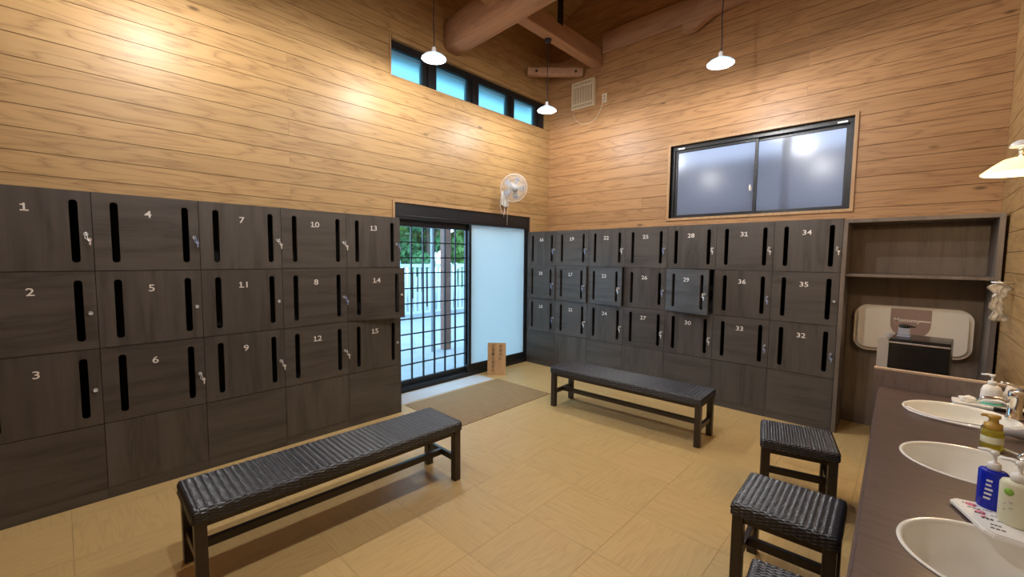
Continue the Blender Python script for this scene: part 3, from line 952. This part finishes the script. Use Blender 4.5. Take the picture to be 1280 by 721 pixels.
for i, (x, y) in enumerate(BAS):
    ba = thing('wash_basin', ['white oval basin furthest along the counter, next to the end panel', 'white oval basin in the middle, behind the blue bottle', 'white oval basin nearest the camera beside the bottle tray', 'white oval basin beyond the bottom of the picture'][i], 'basin', (x, y, CT), 0, 'wash basins in the counter')
    bm = bmesh.new()
    bm_lathe(bm, [(1.03 * BA, .001), (1.025 * BA, .004), (1.0 * BA, .005), (.965 * BA, .001), (.955 * BA, -.01), (.93 * BA, -.045), (.84 * BA, -.095), (.62 * BA, -.13), (.3 * BA, -.142), (.09 * BA, -.146)], seg=56, sy=BB / BA)
    to_obj('bowl', bm, M['ceramic'], ba)
    bm = bmesh.new(); bm_lathe(bm, [(.022, -.143), (.019, -.1405), (.012, -.143), (0, -.144)], seg=20); to_obj('drain', bm, M['chrome'], ba)


def faucet(x, y, label):
    f = thing('faucet', label, 'faucet', (x, y, CT), 0, 'chrome basin faucets')
    bm = bmesh.new(); bm_lathe(bm, [(0, 0), (.030, 0), (.030, .006), (.025, .012), (.024, .095), (.027, .10), (.027, .125), (.020, .134), (0, .136)], seg=24); to_obj('body', bm, M['chrome'], f)
    bm = bmesh.new(); bm_tube(bm, [(-.010, 0, .070), (-.05, 0, .082), (-.10, 0, .076), (-.115, 0, .060)], [.013, .012, .011, .010], 14); to_obj('spout', bm, M['chrome'], f)
    bm = bmesh.new(); bm_tube(bm, [(0, 0, .130), (.02, -.0, .150), (-.055, -.01, .168)], [.009, .007, .005], 10); to_obj('lever', bm, M['chrome'], f)


faucet(3.855, -1.475, 'chrome faucet by the farthest basin, behind the yellow bottle')
faucet(3.885, -2.277, 'chrome faucet of the middle basin at the right edge')
faucet(3.89, -2.98, 'chrome faucet of the basin nearest the camera')

# ================================================================== BENCHES AND STOOLS
def wicker_mesh(w, l, t, rib, strand=.0075):
    nu = int((w + 2 * t) / .0021); nv = int((l + 2 * t) / (rib / 8.0))
    a = np.linspace(-(w / 2 + t), w / 2 + t, nu + 1); b = np.linspace(-(l / 2 + t), l / 2 + t, nv + 1)
    A, B = np.meshgrid(a, b, indexing='ij')
    ea = np.maximum(0, np.abs(A) - w / 2); eb = np.maximum(0, np.abs(B) - l / 2)
    X = np.clip(A, -w / 2, w / 2); Y = np.clip(B, -l / 2, l / 2); Z = -np.maximum(ea, eb)
    Pp = np.stack([X, Y, Z], -1); r = .016
    Q = np.stack([np.clip(X, -w / 2 + r, w / 2 - r), np.clip(Y, -l / 2 + r, l / 2 - r), np.minimum(Z, -r)], -1)
    D = Pp - Q; L = np.linalg.norm(D, axis=-1, keepdims=True)
    Nn = D / np.maximum(L, 1e-9)
    Pp = Q + Nn * r
    i = np.floor(A / strand); s = (A / strand - i)
    bul = np.sqrt(np.maximum(0, 1 - (2 * s - 1) ** 2))
    ph = np.cos(PI * B / rib + PI * i)
    h = .0024 * ph * bul + .0024 * bul + .0008 * np.abs(np.cos(PI * B / rib)) ** .7
    # end faces: strands run round the edge in the other direction
    Pp = Pp + Nn * h[..., None]
    V = Pp.reshape(-1, 3)
    idx = np.arange((nu + 1) * (nv + 1)).reshape(nu + 1, nv + 1)
    Fq = np.stack([idx[:-1, :-1], idx[1:, :-1], idx[1:, 1:], idx[:-1, 1:]], -1).reshape(-1, 4)
    me = bpy.data.meshes.new('woven_seat')
    me.vertices.add(len(V)); me.vertices.foreach_set('co', V.astype(np.float32).ravel())
    n = len(Fq); me.loops.add(n * 4); me.loops.foreach_set('vertex_index', Fq.astype(np.int32).ravel())
    me.polygons.add(n); me.polygons.foreach_set('loop_start', np.arange(0, n * 4, 4, dtype=np.int32))
    me.polygons.foreach_set('use_smooth', np.ones(n, dtype=bool))
    me.update(); me.validate(); me.materials.append(M['wicker'])
    return me


def seat_frame(t, w, l, h, bench):
    """w across x, l along y; frame in dark wood"""
    lg = .046
    for sx in (-1, 1):
        for sy in (-1, 1):
            cx, cy = sx * (w / 2 - lg / 2 - .004), sy * (l / 2 - lg / 2 - .004)
            bx('leg', (cx - lg / 2, cy - lg / 2, 0), (cx + lg / 2, cy + lg / 2, h - .055), M['darkwood'], t, .003)
    for sy in (-1, 1):
        cy = sy * (l / 2 - .027)
        bx('stretcher', (-w / 2 + lg, cy - .012, .125), (w / 2 - lg, cy + .012, .165), M['darkwood'], t, .002)
        bx('apron', (-w / 2 + lg, cy - .012, h - .085), (w / 2 - lg, cy + .012, h - .05), M['darkwood'], t, .001)
    for sx in (-1, 1):
        cx = sx * (w / 2 - .027)
        bx('apron', (cx - .012, -l / 2 + lg, h - .085), (cx + .012, l / 2 - lg, h - .05), M['darkwood'], t, .001)
    bx('long_stretcher', (-.014, -l / 2 + .039, .125), (.014, l / 2 - .039, .165), M['darkwood'], t, .002)


bench_me = wicker_mesh(.368, 1.446, .054, .031)
def bench(cx, cy, rz, label):
    t = thing('wicker_bench', label, 'bench', (cx, cy, 0), rz, 'long wicker benches')
    seat_frame(t, .365, 1.44, .397, True)
    to_obj('woven_seat', bench_me, None, t, (0, 0, .397))


bench(1.155, -3.445, math.radians(-1.2), 'long black wicker bench in front of the left wall lockers')
bench(1.612, -.985, math.radians(-90 + 2.0), 'long black wicker bench in front of the end wall lockers')

stool_me = wicker_mesh(.372, .385, .054, .024)


stool_fine_me = wicker_mesh(.372, .385, .054, .015)


def stool(cx, cy, rz, label, me=None):
    t = thing('wicker_stool', label, 'stool', (cx, cy, 0), rz, 'black wicker stools by the counter')
    seat_frame(t, .37, .383, .40, False)
    to_obj('woven_seat', me or stool_me, None, t, (0, 0, .40))


stool(3.008, -1.415, math.radians(-90 + 12.5), 'black wicker stool farthest along the counter, nearest the open cabinet', stool_fine_me)
stool(3.123, -2.307, math.radians(-90 + 1.5), 'black wicker stool standing in the middle of the row beside the counter')
stool(3.31, -2.985, math.radians(-90 + 5.5), 'black wicker stool nearest the camera, cut off by the bottom of the picture')

# ================================================================== MATS
em = bx('entry_matting', (-.455, -2.32, .0), (-.165, -.95, .004), M['entry'])
tag(em, 'pale grey entry mat along the foot of the lattice door', 'mat')


def rush_mat(x0, x1, y0, y1, z, label, name='rush_mat'):
    nx, ny = int((x1 - x0) / .005), int((y1 - y0) / .005)
    a = np.linspace(0, x1 - x0, nx + 1); b = np.linspace(0, y1 - y0, ny + 1)
    A, B = np.meshgrid(a, b, indexing='ij')
    k = 2 * PI / .036
    H = .0022 * np.sin(k * (A + B)) * np.sin(k * (A - B)) + .0035 * np.exp(-((B - (y1 - y0) * .735) / .012) ** 2) + .001 * np.sin(B * 9) * np.sin(A * 7)
    Z = .006 + H
    edge = (A < .004) | (B < .004) | (A > x1 - x0 - .004) | (B > y1 - y0 - .004)
    Z = np.where(edge, 0.0, Z)
    V = np.stack([A, B, Z], -1).reshape(-1, 3)
    idx = np.arange((nx + 1) * (ny + 1)).reshape(nx + 1, ny + 1)
    Fq = np.stack([idx[:-1, :-1], idx[1:, :-1], idx[1:, 1:], idx[:-1, 1:]], -1).reshape(-1, 4)
    me = bpy.data.meshes.new(name); n = len(Fq)
    me.vertices.add(len(V)); me.vertices.foreach_set('co', V.astype(np.float32).ravel())
    me.loops.add(n * 4); me.loops.foreach_set('vertex_index', Fq.astype(np.int32).ravel())
    me.polygons.add(n); me.polygons.foreach_set('loop_start', np.arange(0, n * 4, 4, dtype=np.int32))
    me.update(); me.materials.append(M['rug'])
    o = to_obj(name, me, None); o.location = (x0, y0, z); tag(o, label, 'mat')
    return o


rush_mat(-.135, .675, -2.21, -.90, .0005, 'brown woven rush mat on the floor in front of the entrance door')

# ================================================================== WOODEN SIGN
sg = thing('wooden_sign', 'small upright wooden board with two columns of Japanese writing by the white door panel', 'sign', (-.27, -.79, 0), math.radians(42))
bm = bmesh.new(); bm_box(bm, (-.115, -.008, 0), (.115, .008, .405), .002)
bmesh.ops.rotate(bm, verts=bm.verts[:], cent=(0, 0, 0), matrix=Matrix.Rotation(math.radians(-5), 3, 'X'))
to_obj('board', bm, M['signwood'], sg)
bx('foot', (-.06, .008, 0), (.06, .09, .012), M['signwood'], sg, .002)
bm = bmesh.new()
for col, (cx, s) in enumerate(((.048, 'お足元に'), (-.045, 'ご注意ください'))):
    for r, ch in enumerate(s):
        me = text_mesh('c', ch, .045, M['ink'], .0004, .0006)
        me.transform(Matrix.Translation((cx, -.0088, .362 - r * (.051 if col else .052))))
        bm.from_mesh(me); bpy.data.meshes.remove(me)
bmesh.ops.rotate(bm, verts=bm.verts[:], cent=(0, 0, 0), matrix=Matrix.Rotation(math.radians(-5), 3, 'X'))
to_obj('lettering', bm, M['ink'], sg)

# ================================================================== PENDANT LAMPS
def pendant(x, y, z, ztop, label, power):
    t = thing('pendant_lamp', label, 'lamp', (x, y, z), 0, 'pendant lamps on long cords')
    bm = bmesh.new()
    bm_lathe(bm, [(.104, .0), (.106, .004), (.085, .022), (.055, .038), (.032, .046), (.032, .049), (.058, .041), (.088, .025), (.1085, .006), (.1085, -.001), (.104, .0)][::-1], seg=36)
    to_obj('lamp_shade', bm, M['shade'], t)
    bm = bmesh.new(); bm_lathe(bm, [(0, .047), (.034, .047), (.034, .055), (.020, .062), (.018, .095), (.008, .105), (0, .106)], seg=20); to_obj('socket', bm, M['enamel'], t)
    bm = bmesh.new(); bm_lathe(bm, [(0, .004), (.020, .010), (.029, .024), (.024, .040), (.014, .047), (0, .047)], seg=20); to_obj('bulb', bm, M['bulb'], t)
    bm = bmesh.new(); L = ztop - z
    pts = [(.0035 * math.sin(7 * k / 12 * PI * .6), .0, .105 + (L - .135) * k / 12) for k in range(13)]
    bm_tube(bm, pts, .0045, 6); to_obj('cord', bm, M['cord'], t)
    bm = bmesh.new(); bm_lathe(bm, [(0, L - .04), (.030, L - .036), (.038, L - .02), (.040, L - .001), (0, L - .001)], seg=20); to_obj('ceiling_rose', bm, M['cord'], t)
    li = bpy.data.lights.new('lamp_light', 'POINT'); li.energy = power; li.color = LAMP_COLOR; li.shadow_soft_size = .022
    lo = bpy.data.objects.new('lamp_light', li); COL.objects.link(lo); lo.parent = t; lo.location = (0, 0, -.022)


labs = ['pendant lamp in the corner left of the vent grille, hanging from the joist', 'pendant lamp in front of the high windows, left of the log beam',
        'pendant lamp hanging before the end wall above the sliding window', 'pendant lamp over the left lockers outside the picture',
        'pendant lamp over the middle of the floor outside the picture', 'pendant lamp behind the viewer']
for (x, y, z), lb, pw_ in zip(LAMPS, labs, LAMP_POWER):
    pendant(x, y, z, 3.962 if x < 1 else 4.069, lb, pw_)

# wall lamp over the counter
wlmp = thing('wall_lamp', 'wall lamp with glowing conical shade at the right edge of the picture', 'lamp', (3.828, -1.215, 1.925))
bm = bmesh.new(); bm_lathe(bm, [(.129, 0), (.131, .004), (.09, .040), (.055, .066), (.030, .074), (.030, .077), (.057, .069), (.092, .043), (.1335, .006), (.1335, -.001), (.129, 0)][::-1], seg=36); to_obj('lamp_shade', bm, M['shade_warm'], wlmp)
bm = bmesh.new(); bm_lathe(bm, [(0, -.004), (.022, .004), (.030, .022), (.024, .045), (.014, .06), (0, .07)], seg=20); to_obj('bulb', bm, M['bulb_warm'], wlmp)
bm = bmesh.new(); bm_lathe(bm, [(0, .128), (.040, .128), (.042, .131), (.034, .148), (.015, .160), (0, .162)], seg=24); to_obj('top_cap', bm, M['enamel'], wlmp)
bm = bmesh.new(); bm_tube(bm, [(.120, 0, .10), (.05, 0, .105), (0, 0, .10), (0, 0, .072)], .008, 10); bm_tube(bm, [(0, 0, .10), (0, 0, .13)], .010, 10); bm_lathe(bm, [(0, .112), (.035, .112), (.035, .124), (0, .124)], axis='X', seg=20, org=(0, 0, .10)); to_obj('bracket', bm, M['steel'], wlmp)
li = bpy.data.lights.new('wall_lamp_light', 'POINT'); li.energy = 9; li.color = (1, .72, .42); li.shadow_soft_size = .03
lo = bpy.data.objects.new('wall_lamp_light', li); COL.objects.link(lo); lo.parent = wlmp; lo.location = (0, 0, -.025)

# ================================================================== WALL FAN
fan = thing('wall_fan', 'white wall fan with round wire guard above the entrance door', 'fan', (XA, -.50, 2.20))
bm = bmesh.new(); bm_box(bm, (.002, -.045, -.05), (.035, .045, .13), .012); bm_box(bm, (.03, -.038, -.07), (.085, .038, .07), .018); to_obj('base', bm, M['white'], fan)
bm = bmesh.new(); bm_tube(bm, [(.05, 0, .06), (.09, 0, .12), (.13, .01, .15)], [.022, .02, .018], 12); to_obj('neck', bm, M['white'], fan)
hd = bpy.data.objects.new('fan_head', None)
FD = Vector((.80, -.50, -.30)).normalized()
Mh = Matrix.Translation((.20, -.02, .165)) @ FD.to_track_quat('Z', 'Y').to_matrix().to_4x4()
def fhead(name, bm, mat):
    bmesh.ops.transform(bm, matrix=Mh, verts=bm.verts[:]); return to_obj(name, bm, mat, fan)
bm = bmesh.new(); bm_lathe(bm, [(0, -.10), (.035, -.095), (.048, -.07), (.048, -.02), (.030, .0), (0, 0)], seg=24); fhead('motor', bm, M['white'])
bm = bmesh.new()
RG_ = .172
for rr, zz, tr_ in ((RG_, .045, .0045), (.13, .080, .0015), (.09, .090, .0015), (.13, .012, .0015), (.045, .094, .0015)):
    bm_tube(bm, [(rr * math.cos(a), rr * math.sin(a), zz) for a in [2 * PI * k / 40 for k in range(41)]], tr_, 6, False)
for k in range(56):
    a = 2 * PI * k / 56; c, s = math.cos(a), math.sin(a)
    bm_tube(bm, [(c * .04, s * .04, .095), (c * .10, s * .10, .089), (c * .155, s * .155, .068), (c * RG_, s * RG_, .045), (c * .155, s * .155, .022), (c * .10, s * .10, .004), (c * .045, s * .045, -.005)], .0011, 4, False)
fhead('wire_guard', bm, M['white'])
bm = bmesh.new(); bm_lathe(bm, [(0, .102), (.042, .100), (.042, .092), (0, .090)], seg=24); fhead('guard_badge', bm, M['grey'])
for k in range(5):
    bm = bmesh.new(); V = []
    for i in range(6):
        r = .03 + .115 * i / 5; wd = .35 + .35 * math.sin(PI * i / 5 * .9)
        for j in range(4):
            a = 2 * PI * k / 5 + (j / 3 - .5) * wd; V.append(bm.verts.new((r * math.cos(a), r * math.sin(a), .045 + (j / 3 - .5) * .03)))
    for i in range(5):
        for j in range(3): bm.faces.new((V[i * 4 + j], V[i * 4 + j + 1], V[i * 4 + j + 5], V[i * 4 + j + 4])).smooth = True
    r_ = bmesh.ops.solidify(bm, geom=bm.faces[:], thickness=.0025)
    fhead('blade', bm, M['clear'])
bm = bmesh.new()
bm_tube(bm, [(.06, -.03, -.06), (.05, -.03, -.20)], .0018, 5); bm_tube(bm, [(.06, .03, -.06), (.05, .03, -.30)], .0018, 5)
to_obj('pull_cord', bm, M['white'], fan)
bm = bmesh.new()
bm_tube(bm, [(.04, -.045, .11), (.03, -.075, .02), (.03, -.08, -.06), (.03, -.05, -.13), (.03, -.02, -.17), (.03, .01, -.12), (.03, .0, -.06)], .0035, 6)
to_obj('power_cord', bm, M['white'], fan)
bpy.data.objects.remove(hd)

# ================================================================== VENT GRILLE, SOCKET
vg = thing('vent_grille', 'cream square vent grille high on the end wall', 'vent', (.125, YB, 3.67))
bm = bmesh.new(); bm_prism(bm, [(-.178, -.178), (.178, -.178), (.178, .178), (-.178, .178)], [[(-.162, -.162), (-.162, .162), (.162, .162), (.162, -.162)]], -.045, -.001); to_obj('grille_frame', bm, M['cream'], vg)
bx('back_plate', (-.162, -.012, -.162), (.162, -.002, .162), M['slab'], vg)
for k in range(13):
    x = -.150 + k * .025
    bx('slat', (x - .007, -.042, -.162), (x + .007, -.028, .162), M['cream'], vg, .002)
for z in (-.115, .115): bx('cross_bar', (-.162, -.044, z - .008), (.162, -.036, z + .008), M['cream'], vg)
sk = thing('wall_socket', 'small white outlet beside the cream vent grille', 'outlet', (.44, YB, 3.555))
bx('face_plate', (-.036, -.010, -.060), (.036, -.001, .060), M['cream'], sk, .003)
bx('plug', (-.012, -.030, -.03), (.012, -.010, -.005), M['grey'], sk, .002)
bx('socket_slot', (-.008, -.012, .018), (.008, -.0101, .032), M['ink'], sk)
bm = bmesh.new(); bm_tube(bm, [(.315, -.022, -.14), (.275, -.02, -.25), (.205, -.01, -.34), (.095, -.008, -.39), (-.025, -.008, -.38), (-.125, -.01, -.31), (-.17, -.02, -.18)], .0045, 6)
to_obj('cord', bm, M['cream'], vg)

# ================================================================== HANGING CLOTH
def cloth(loc, label):
    bm = bmesh.new(); rnd = random.Random(4)
    nx, nz = 14, 22; G = []
    for i in range(nx + 1):
        row = []
        for j in range(nz + 1):
            u, v = i / nx - .5, j / nz
            w = .052 + .035 * math.exp(-((v - .12) / .1) ** 2) - .022 * math.exp(-((v - .30) / .08) ** 2) + .012 * math.sin(v * 23)
            y = u * w * 1.4 + .010 * math.sin(v * 9) + .02 * noise.noise(Vector((u * 2, v * 9, 9)))
            x = -.016 + .007 * math.sin(u * 17 + v * 6) - .022 * noise.noise(Vector((u * 4, v * 7, 3)))
            row.append(bm.verts.new((x - .006, y, -v * .25 + .02 * math.cos(u * 5) * (1 - v))))
        G.append(row)
    for i in range(nx):
        for j in range(nz): bm.faces.new((G[i][j], G[i + 1][j], G[i + 1][j + 1], G[i][j + 1])).smooth = True
    bmesh.ops.solidify(bm, geom=bm.faces[:], thickness=.0025)
    t = thing('hanging_cloth', label, 'cloth', loc, math.radians(-62))
    to_obj('cloth', bm, M['paper'], t)
    bm = bmesh.new(); bm_lathe(bm, [(0, -.05), (.006, -.05), (.006, .05), (0, .05)], axis='X', seg=10); bmesh.ops.rotate(bm, verts=bm.verts[:], cent=(0, 0, 0), matrix=Matrix.Rotation(math.radians(62), 3, 'Z')); to_obj('hook', bm, M['steel'], t)


cloth((XC - .052, -.42, 1.352), 'crumpled white cloth hanging on the right wall beside the open cabinet')

# ================================================================== THINGS ON THE COUNTER
def pump(bm_add_parent, z0, r, mat, s=1.0, a=0.0):
    bm = bmesh.new()
    bm_lathe(bm, [(0, z0), (r, z0), (r, z0 + .016 * s), (r * .75, z0 + .020 * s), (r * .30, z0 + .021 * s), (r * .30, z0 + .042 * s), (r * .62, z0 + .043 * s), (r * .58, z0 + .054 * s), (0, z0 + .056 * s)], seg=24)
    bm_tube(bm, [(0, 0, z0 + .050 * s), (.020 * s * math.cos(a), .020 * s * math.sin(a), z0 + .051 * s), (.042 * s * math.cos(a), .042 * s * math.sin(a), z0 + .047 * s)], [.0062 * s, .0052 * s, .0036 * s], 10)
    return to_obj('pump', bm, mat, bm_add_parent)


def body_lathe(prof, sx, sy): 
    bm = bmesh.new(); bm_lathe(bm, prof, seg=32, sx=sx, sy=sy); return bm


TR = CT + .019
# tray with printed card
ty = thing('bottle_tray', 'white leaf shaped tray with printed card under the blue and cream bottles', 'tray', (3.60, -2.70, CT + .0055))
bm = bmesh.new()
pts = [(-.012, .010), (-.004, -.010), (.044, -.135), (.062, -.152), (.29, -.165), (.29, .045), (.06, .038), (.0, .026)]
bm_prism(bm, pts, [], .0005, .013, frame=lambda x, y, z: (x, z, y)); bmesh.ops.bevel(bm, geom=[e for e in bm.edges if all(v.co.z > .012 for v in e.verts) and abs(e.link_faces[0].normal.dot(e.link_faces[1].normal)) < .5], offset=.004, segments=2, affect='EDGES')
to_obj('tray_body', bm, M['white'], ty)
bm = bmesh.new()
rnd = random.Random(2)
for i, (px, py, l_, w_) in enumerate([(.012, .002, .020, .004), (.022, -.02, .028, .005), (.034, -.045, .022, .007), (.046, -.070, .024, .009), (.060, -.098, .022, .006), (.052, -.012, .02, .003), (.066, -.04, .022, .003), (.075, -.065, .022, .003), (.058, -.120, .03, .006)]):
    for k in range(3):
        bm_box(bm, (px + k * l_ / 3, py, .0131), (px + (k + .75) * l_ / 3, py + w_, .0136))
to_obj('printed_lines', bm, M['ink'], ty)
bm = bmesh.new()
for (px, py, r) in [(.030, .004, .012), (.046, -.034, .011), (.05, -.056, .006)]: bm_lathe(bm, [(r, .0131), (r, .0134), (0, .0134)], cx=px, cy=py, seg=20)
to_obj('pink_dots', bm, M['pink'], ty)

bl = thing('blue_bottle', 'blue pump bottle with white top on the tray', 'bottle', (3.670, -2.680, TR), math.radians(-20))
bl.scale = (.88, .88, 1.0)
to_obj('body', body_lathe([(0, 0), (.032, 0), (.035, .004), (.035, .108), (.031, .113), (.018, .115), (0, .115)], 1.0, .72), M['blue'], bl)
bm = bmesh.new()
for k in range(5): bm_box(bm, (-.012 + .001 * k, -.0262, .030 + k * .013), (.004 + .002 * (k % 3), -.0256, .036 + k * .013))
to_obj('label_print', bm, M['whiteprint'], bl)
pump(bl, .115, .0165, M['white'], 1.0, PI - .2)
cr = thing('cream_bottle', 'cream pump bottle with green spot in front of the blue bottle', 'bottle', (3.708, -2.757, TR), math.radians(-25))
cr.scale = (.93, .93, 1.0)
to_obj('body', body_lathe([(0, 0), (.034, 0), (.038, .005), (.0385, .110), (.034, .120), (.018, .124), (0, .124)], 1.0, .68), M['lotion'], cr)
bm = bmesh.new(); bm_lathe(bm, [(0, -.0275), (.010, -.0270), (.010, -.024), (0, -.024)], axis='Y', seg=20, org=(-.010, 0, .094)); to_obj('green_print', bm, M['green'], cr)
bm = bmesh.new()
for k in range(4): bm_box(bm, (-.020 + .012 * (k % 2), -.0266 + .003 * (1 - k % 2), .040 + k * .008), (-.012 + .012 * (k % 2), -.0240, .043 + k * .008))
to_obj('label_print', bm, M['grey'], cr)
pump(cr, .124, .018, M['white'], 1.0, PI - .1)

yb = thing('yellow_bottle', 'clear yellow foam soap bottle with gold pump between two basins', 'bottle', (3.732, -2.038, CT))
yb.scale = (.93, .93, 1.0)
to_obj('body', body_lathe([(0, .0005), (.030, .0005), (.034, .006), (.034, .060), (.031, .078), (.027, .083), (0, .083)], 1, 1), M['yellow'], yb)
to_obj('label', body_lathe([(.0343, .030), (.0346, .031), (.0346, .055), (.0343, .056)], 1, 1), M['lotion'], yb)
bm = bmesh.new(); bm_lathe(bm, [(0, .083), (.028, .083), (.028, .103), (.016, .106), (.014, .124), (.020, .126), (.020, .136), (0, .139)], seg=28)
bm_tube(bm, [(0, 0, .131), (-.03, .004, .133), (-.036, .004, .128)], [.007, .006, .005], 10); to_obj('gold_pump', bm, M['gold'], yb)

wt = thing('white_bottle', 'white pump soap bottle with teal base band by the end panel', 'bottle', (3.795, -1.315, CT + .012))
to_obj('body', body_lathe([(0, 0), (.036, 0), (.040, .005), (.037, .075), (.030, .095), (.017, .104), (0, .104)], 1, .8), M['white'], wt)
to_obj('teal_band', body_lathe([(.0405, .006), (.0408, .008), (.0405, .016), (.0403, .017)], 1, .8), M['teal'], wt)
pump(wt, .104, .0165, M['white'], .95, PI - .3)
# low white tray with tissues beneath
wt2 = thing('amenity_tray', 'low white tray under the white bottle at the end panel', 'tray', (3.76, -1.315, CT))
bm = bmesh.new(); bm_prism(bm, rrect(-.10, -.055, .15, .055, .015, 4), [], .0005, .0115, frame=lambda x, y, z: (x, z, y)); to_obj('tray_body', bm, M['white'], wt2)


def crumple(name, loc, size, seed, label, mat, flat=.45, rz=0.0):
    bm = bmesh.new(); bmesh.ops.create_icosphere(bm, subdivisions=3, radius=1.0)
    for v in bm.verts:
        n = noise.noise(v.co * 1.6 + Vector((seed, 0, 0))) * .35 + noise.noise(v.co * 4 + Vector((0, seed, 0))) * .18
        v.co = v.co * (1 + n); v.co.x *= size[0]; v.co.y *= size[1]; v.co.z *= size[2]
    mz = min(v.co.z for v in bm.verts)
    for v in bm.verts: v.co.z = max(v.co.z - mz * .6, 0)
    for f in bm.faces: f.smooth = True
    o = to_obj(name, bm, mat); o.location = loc; o.rotation_euler = (0, 0, rz); return tag(o, label, 'cloth')


crumple('crumpled_towel', (3.715, -1.325, CT + .012), (.035, .022, .018), 3, 'small crumpled white towel left of the white pump bottle', M['paper'])
crumple('crumpled_tissue', (3.862, -1.295, CT + .012), (.030, .022, .062), 8, 'crumpled white tissue sticking up right of the white pump bottle', M['paper'], rz=.4)
o = bx('black_comb_case', (3.80, -1.385, CT + .0005), (3.90, -1.372, CT + .018), M['gloss_black'], bev=.003); tag(o, 'small black comb case behind the chrome faucet', 'case')
# hair dryer
hdv = thing('hair_dryer', 'grey hair dryer lying on the counter by the right edge', 'hair dryer', (3.835, -1.84, CT + .034), math.radians(20))
bm = bmesh.new(); bm_lathe(bm, [(0, -.09), (.016, -.09), (.018, -.03), (.026, -.01), (.033, .03), (.034, .07), (.026, .085), (0, .088)], axis='X', seg=28); to_obj('barrel', bm, M['grey'], hdv)
bm = bmesh.new(); bm_lathe(bm, [(.0175, -.12), (.0195, -.12), (.0195, -.075), (.0165, -.075)], axis='X', seg=24); to_obj('nozzle', bm, M['white'], hdv)
bm = bmesh.new(); bm_tube(bm, [(.045, -.02, 0), (.06, -.09, -.012), (.062, -.13, -.014)], [.02, .017, .015], 14); to_obj('handle', bm, M['gloss_black'], hdv)
bm = bmesh.new()
zc = CT + .0098
bm_tube(bm, [(3.82, -1.75, zc), (3.75, -1.79, zc), (3.70, -1.795, zc), (3.62, -1.785, zc), (3.545, -1.755, zc), (3.497, -1.71, zc), (3.478, -1.66, zc + .001), (3.49, -1.66, zc + .004), (3.525, -1.70, zc), (3.585, -1.76, zc + .004), (3.66, -1.776, zc + .008), (3.74, -1.765, zc + .006), (3.80, -1.73, zc)], .0042, 8)
tag(to_obj('white_cable', bm, M['whitecord']), 'white cable looping round the front of the farthest basin', 'cable')
bm = bmesh.new(); bm_tube(bm, [(3.765, -2.03, zc), (3.80, -2.07, zc), (3.86, -2.10, zc), (3.93, -2.13, zc)], .0042, 8)
tag(to_obj('white_cable', bm, M['whitecord']), 'short white cable behind the yellow bottle', 'cable')
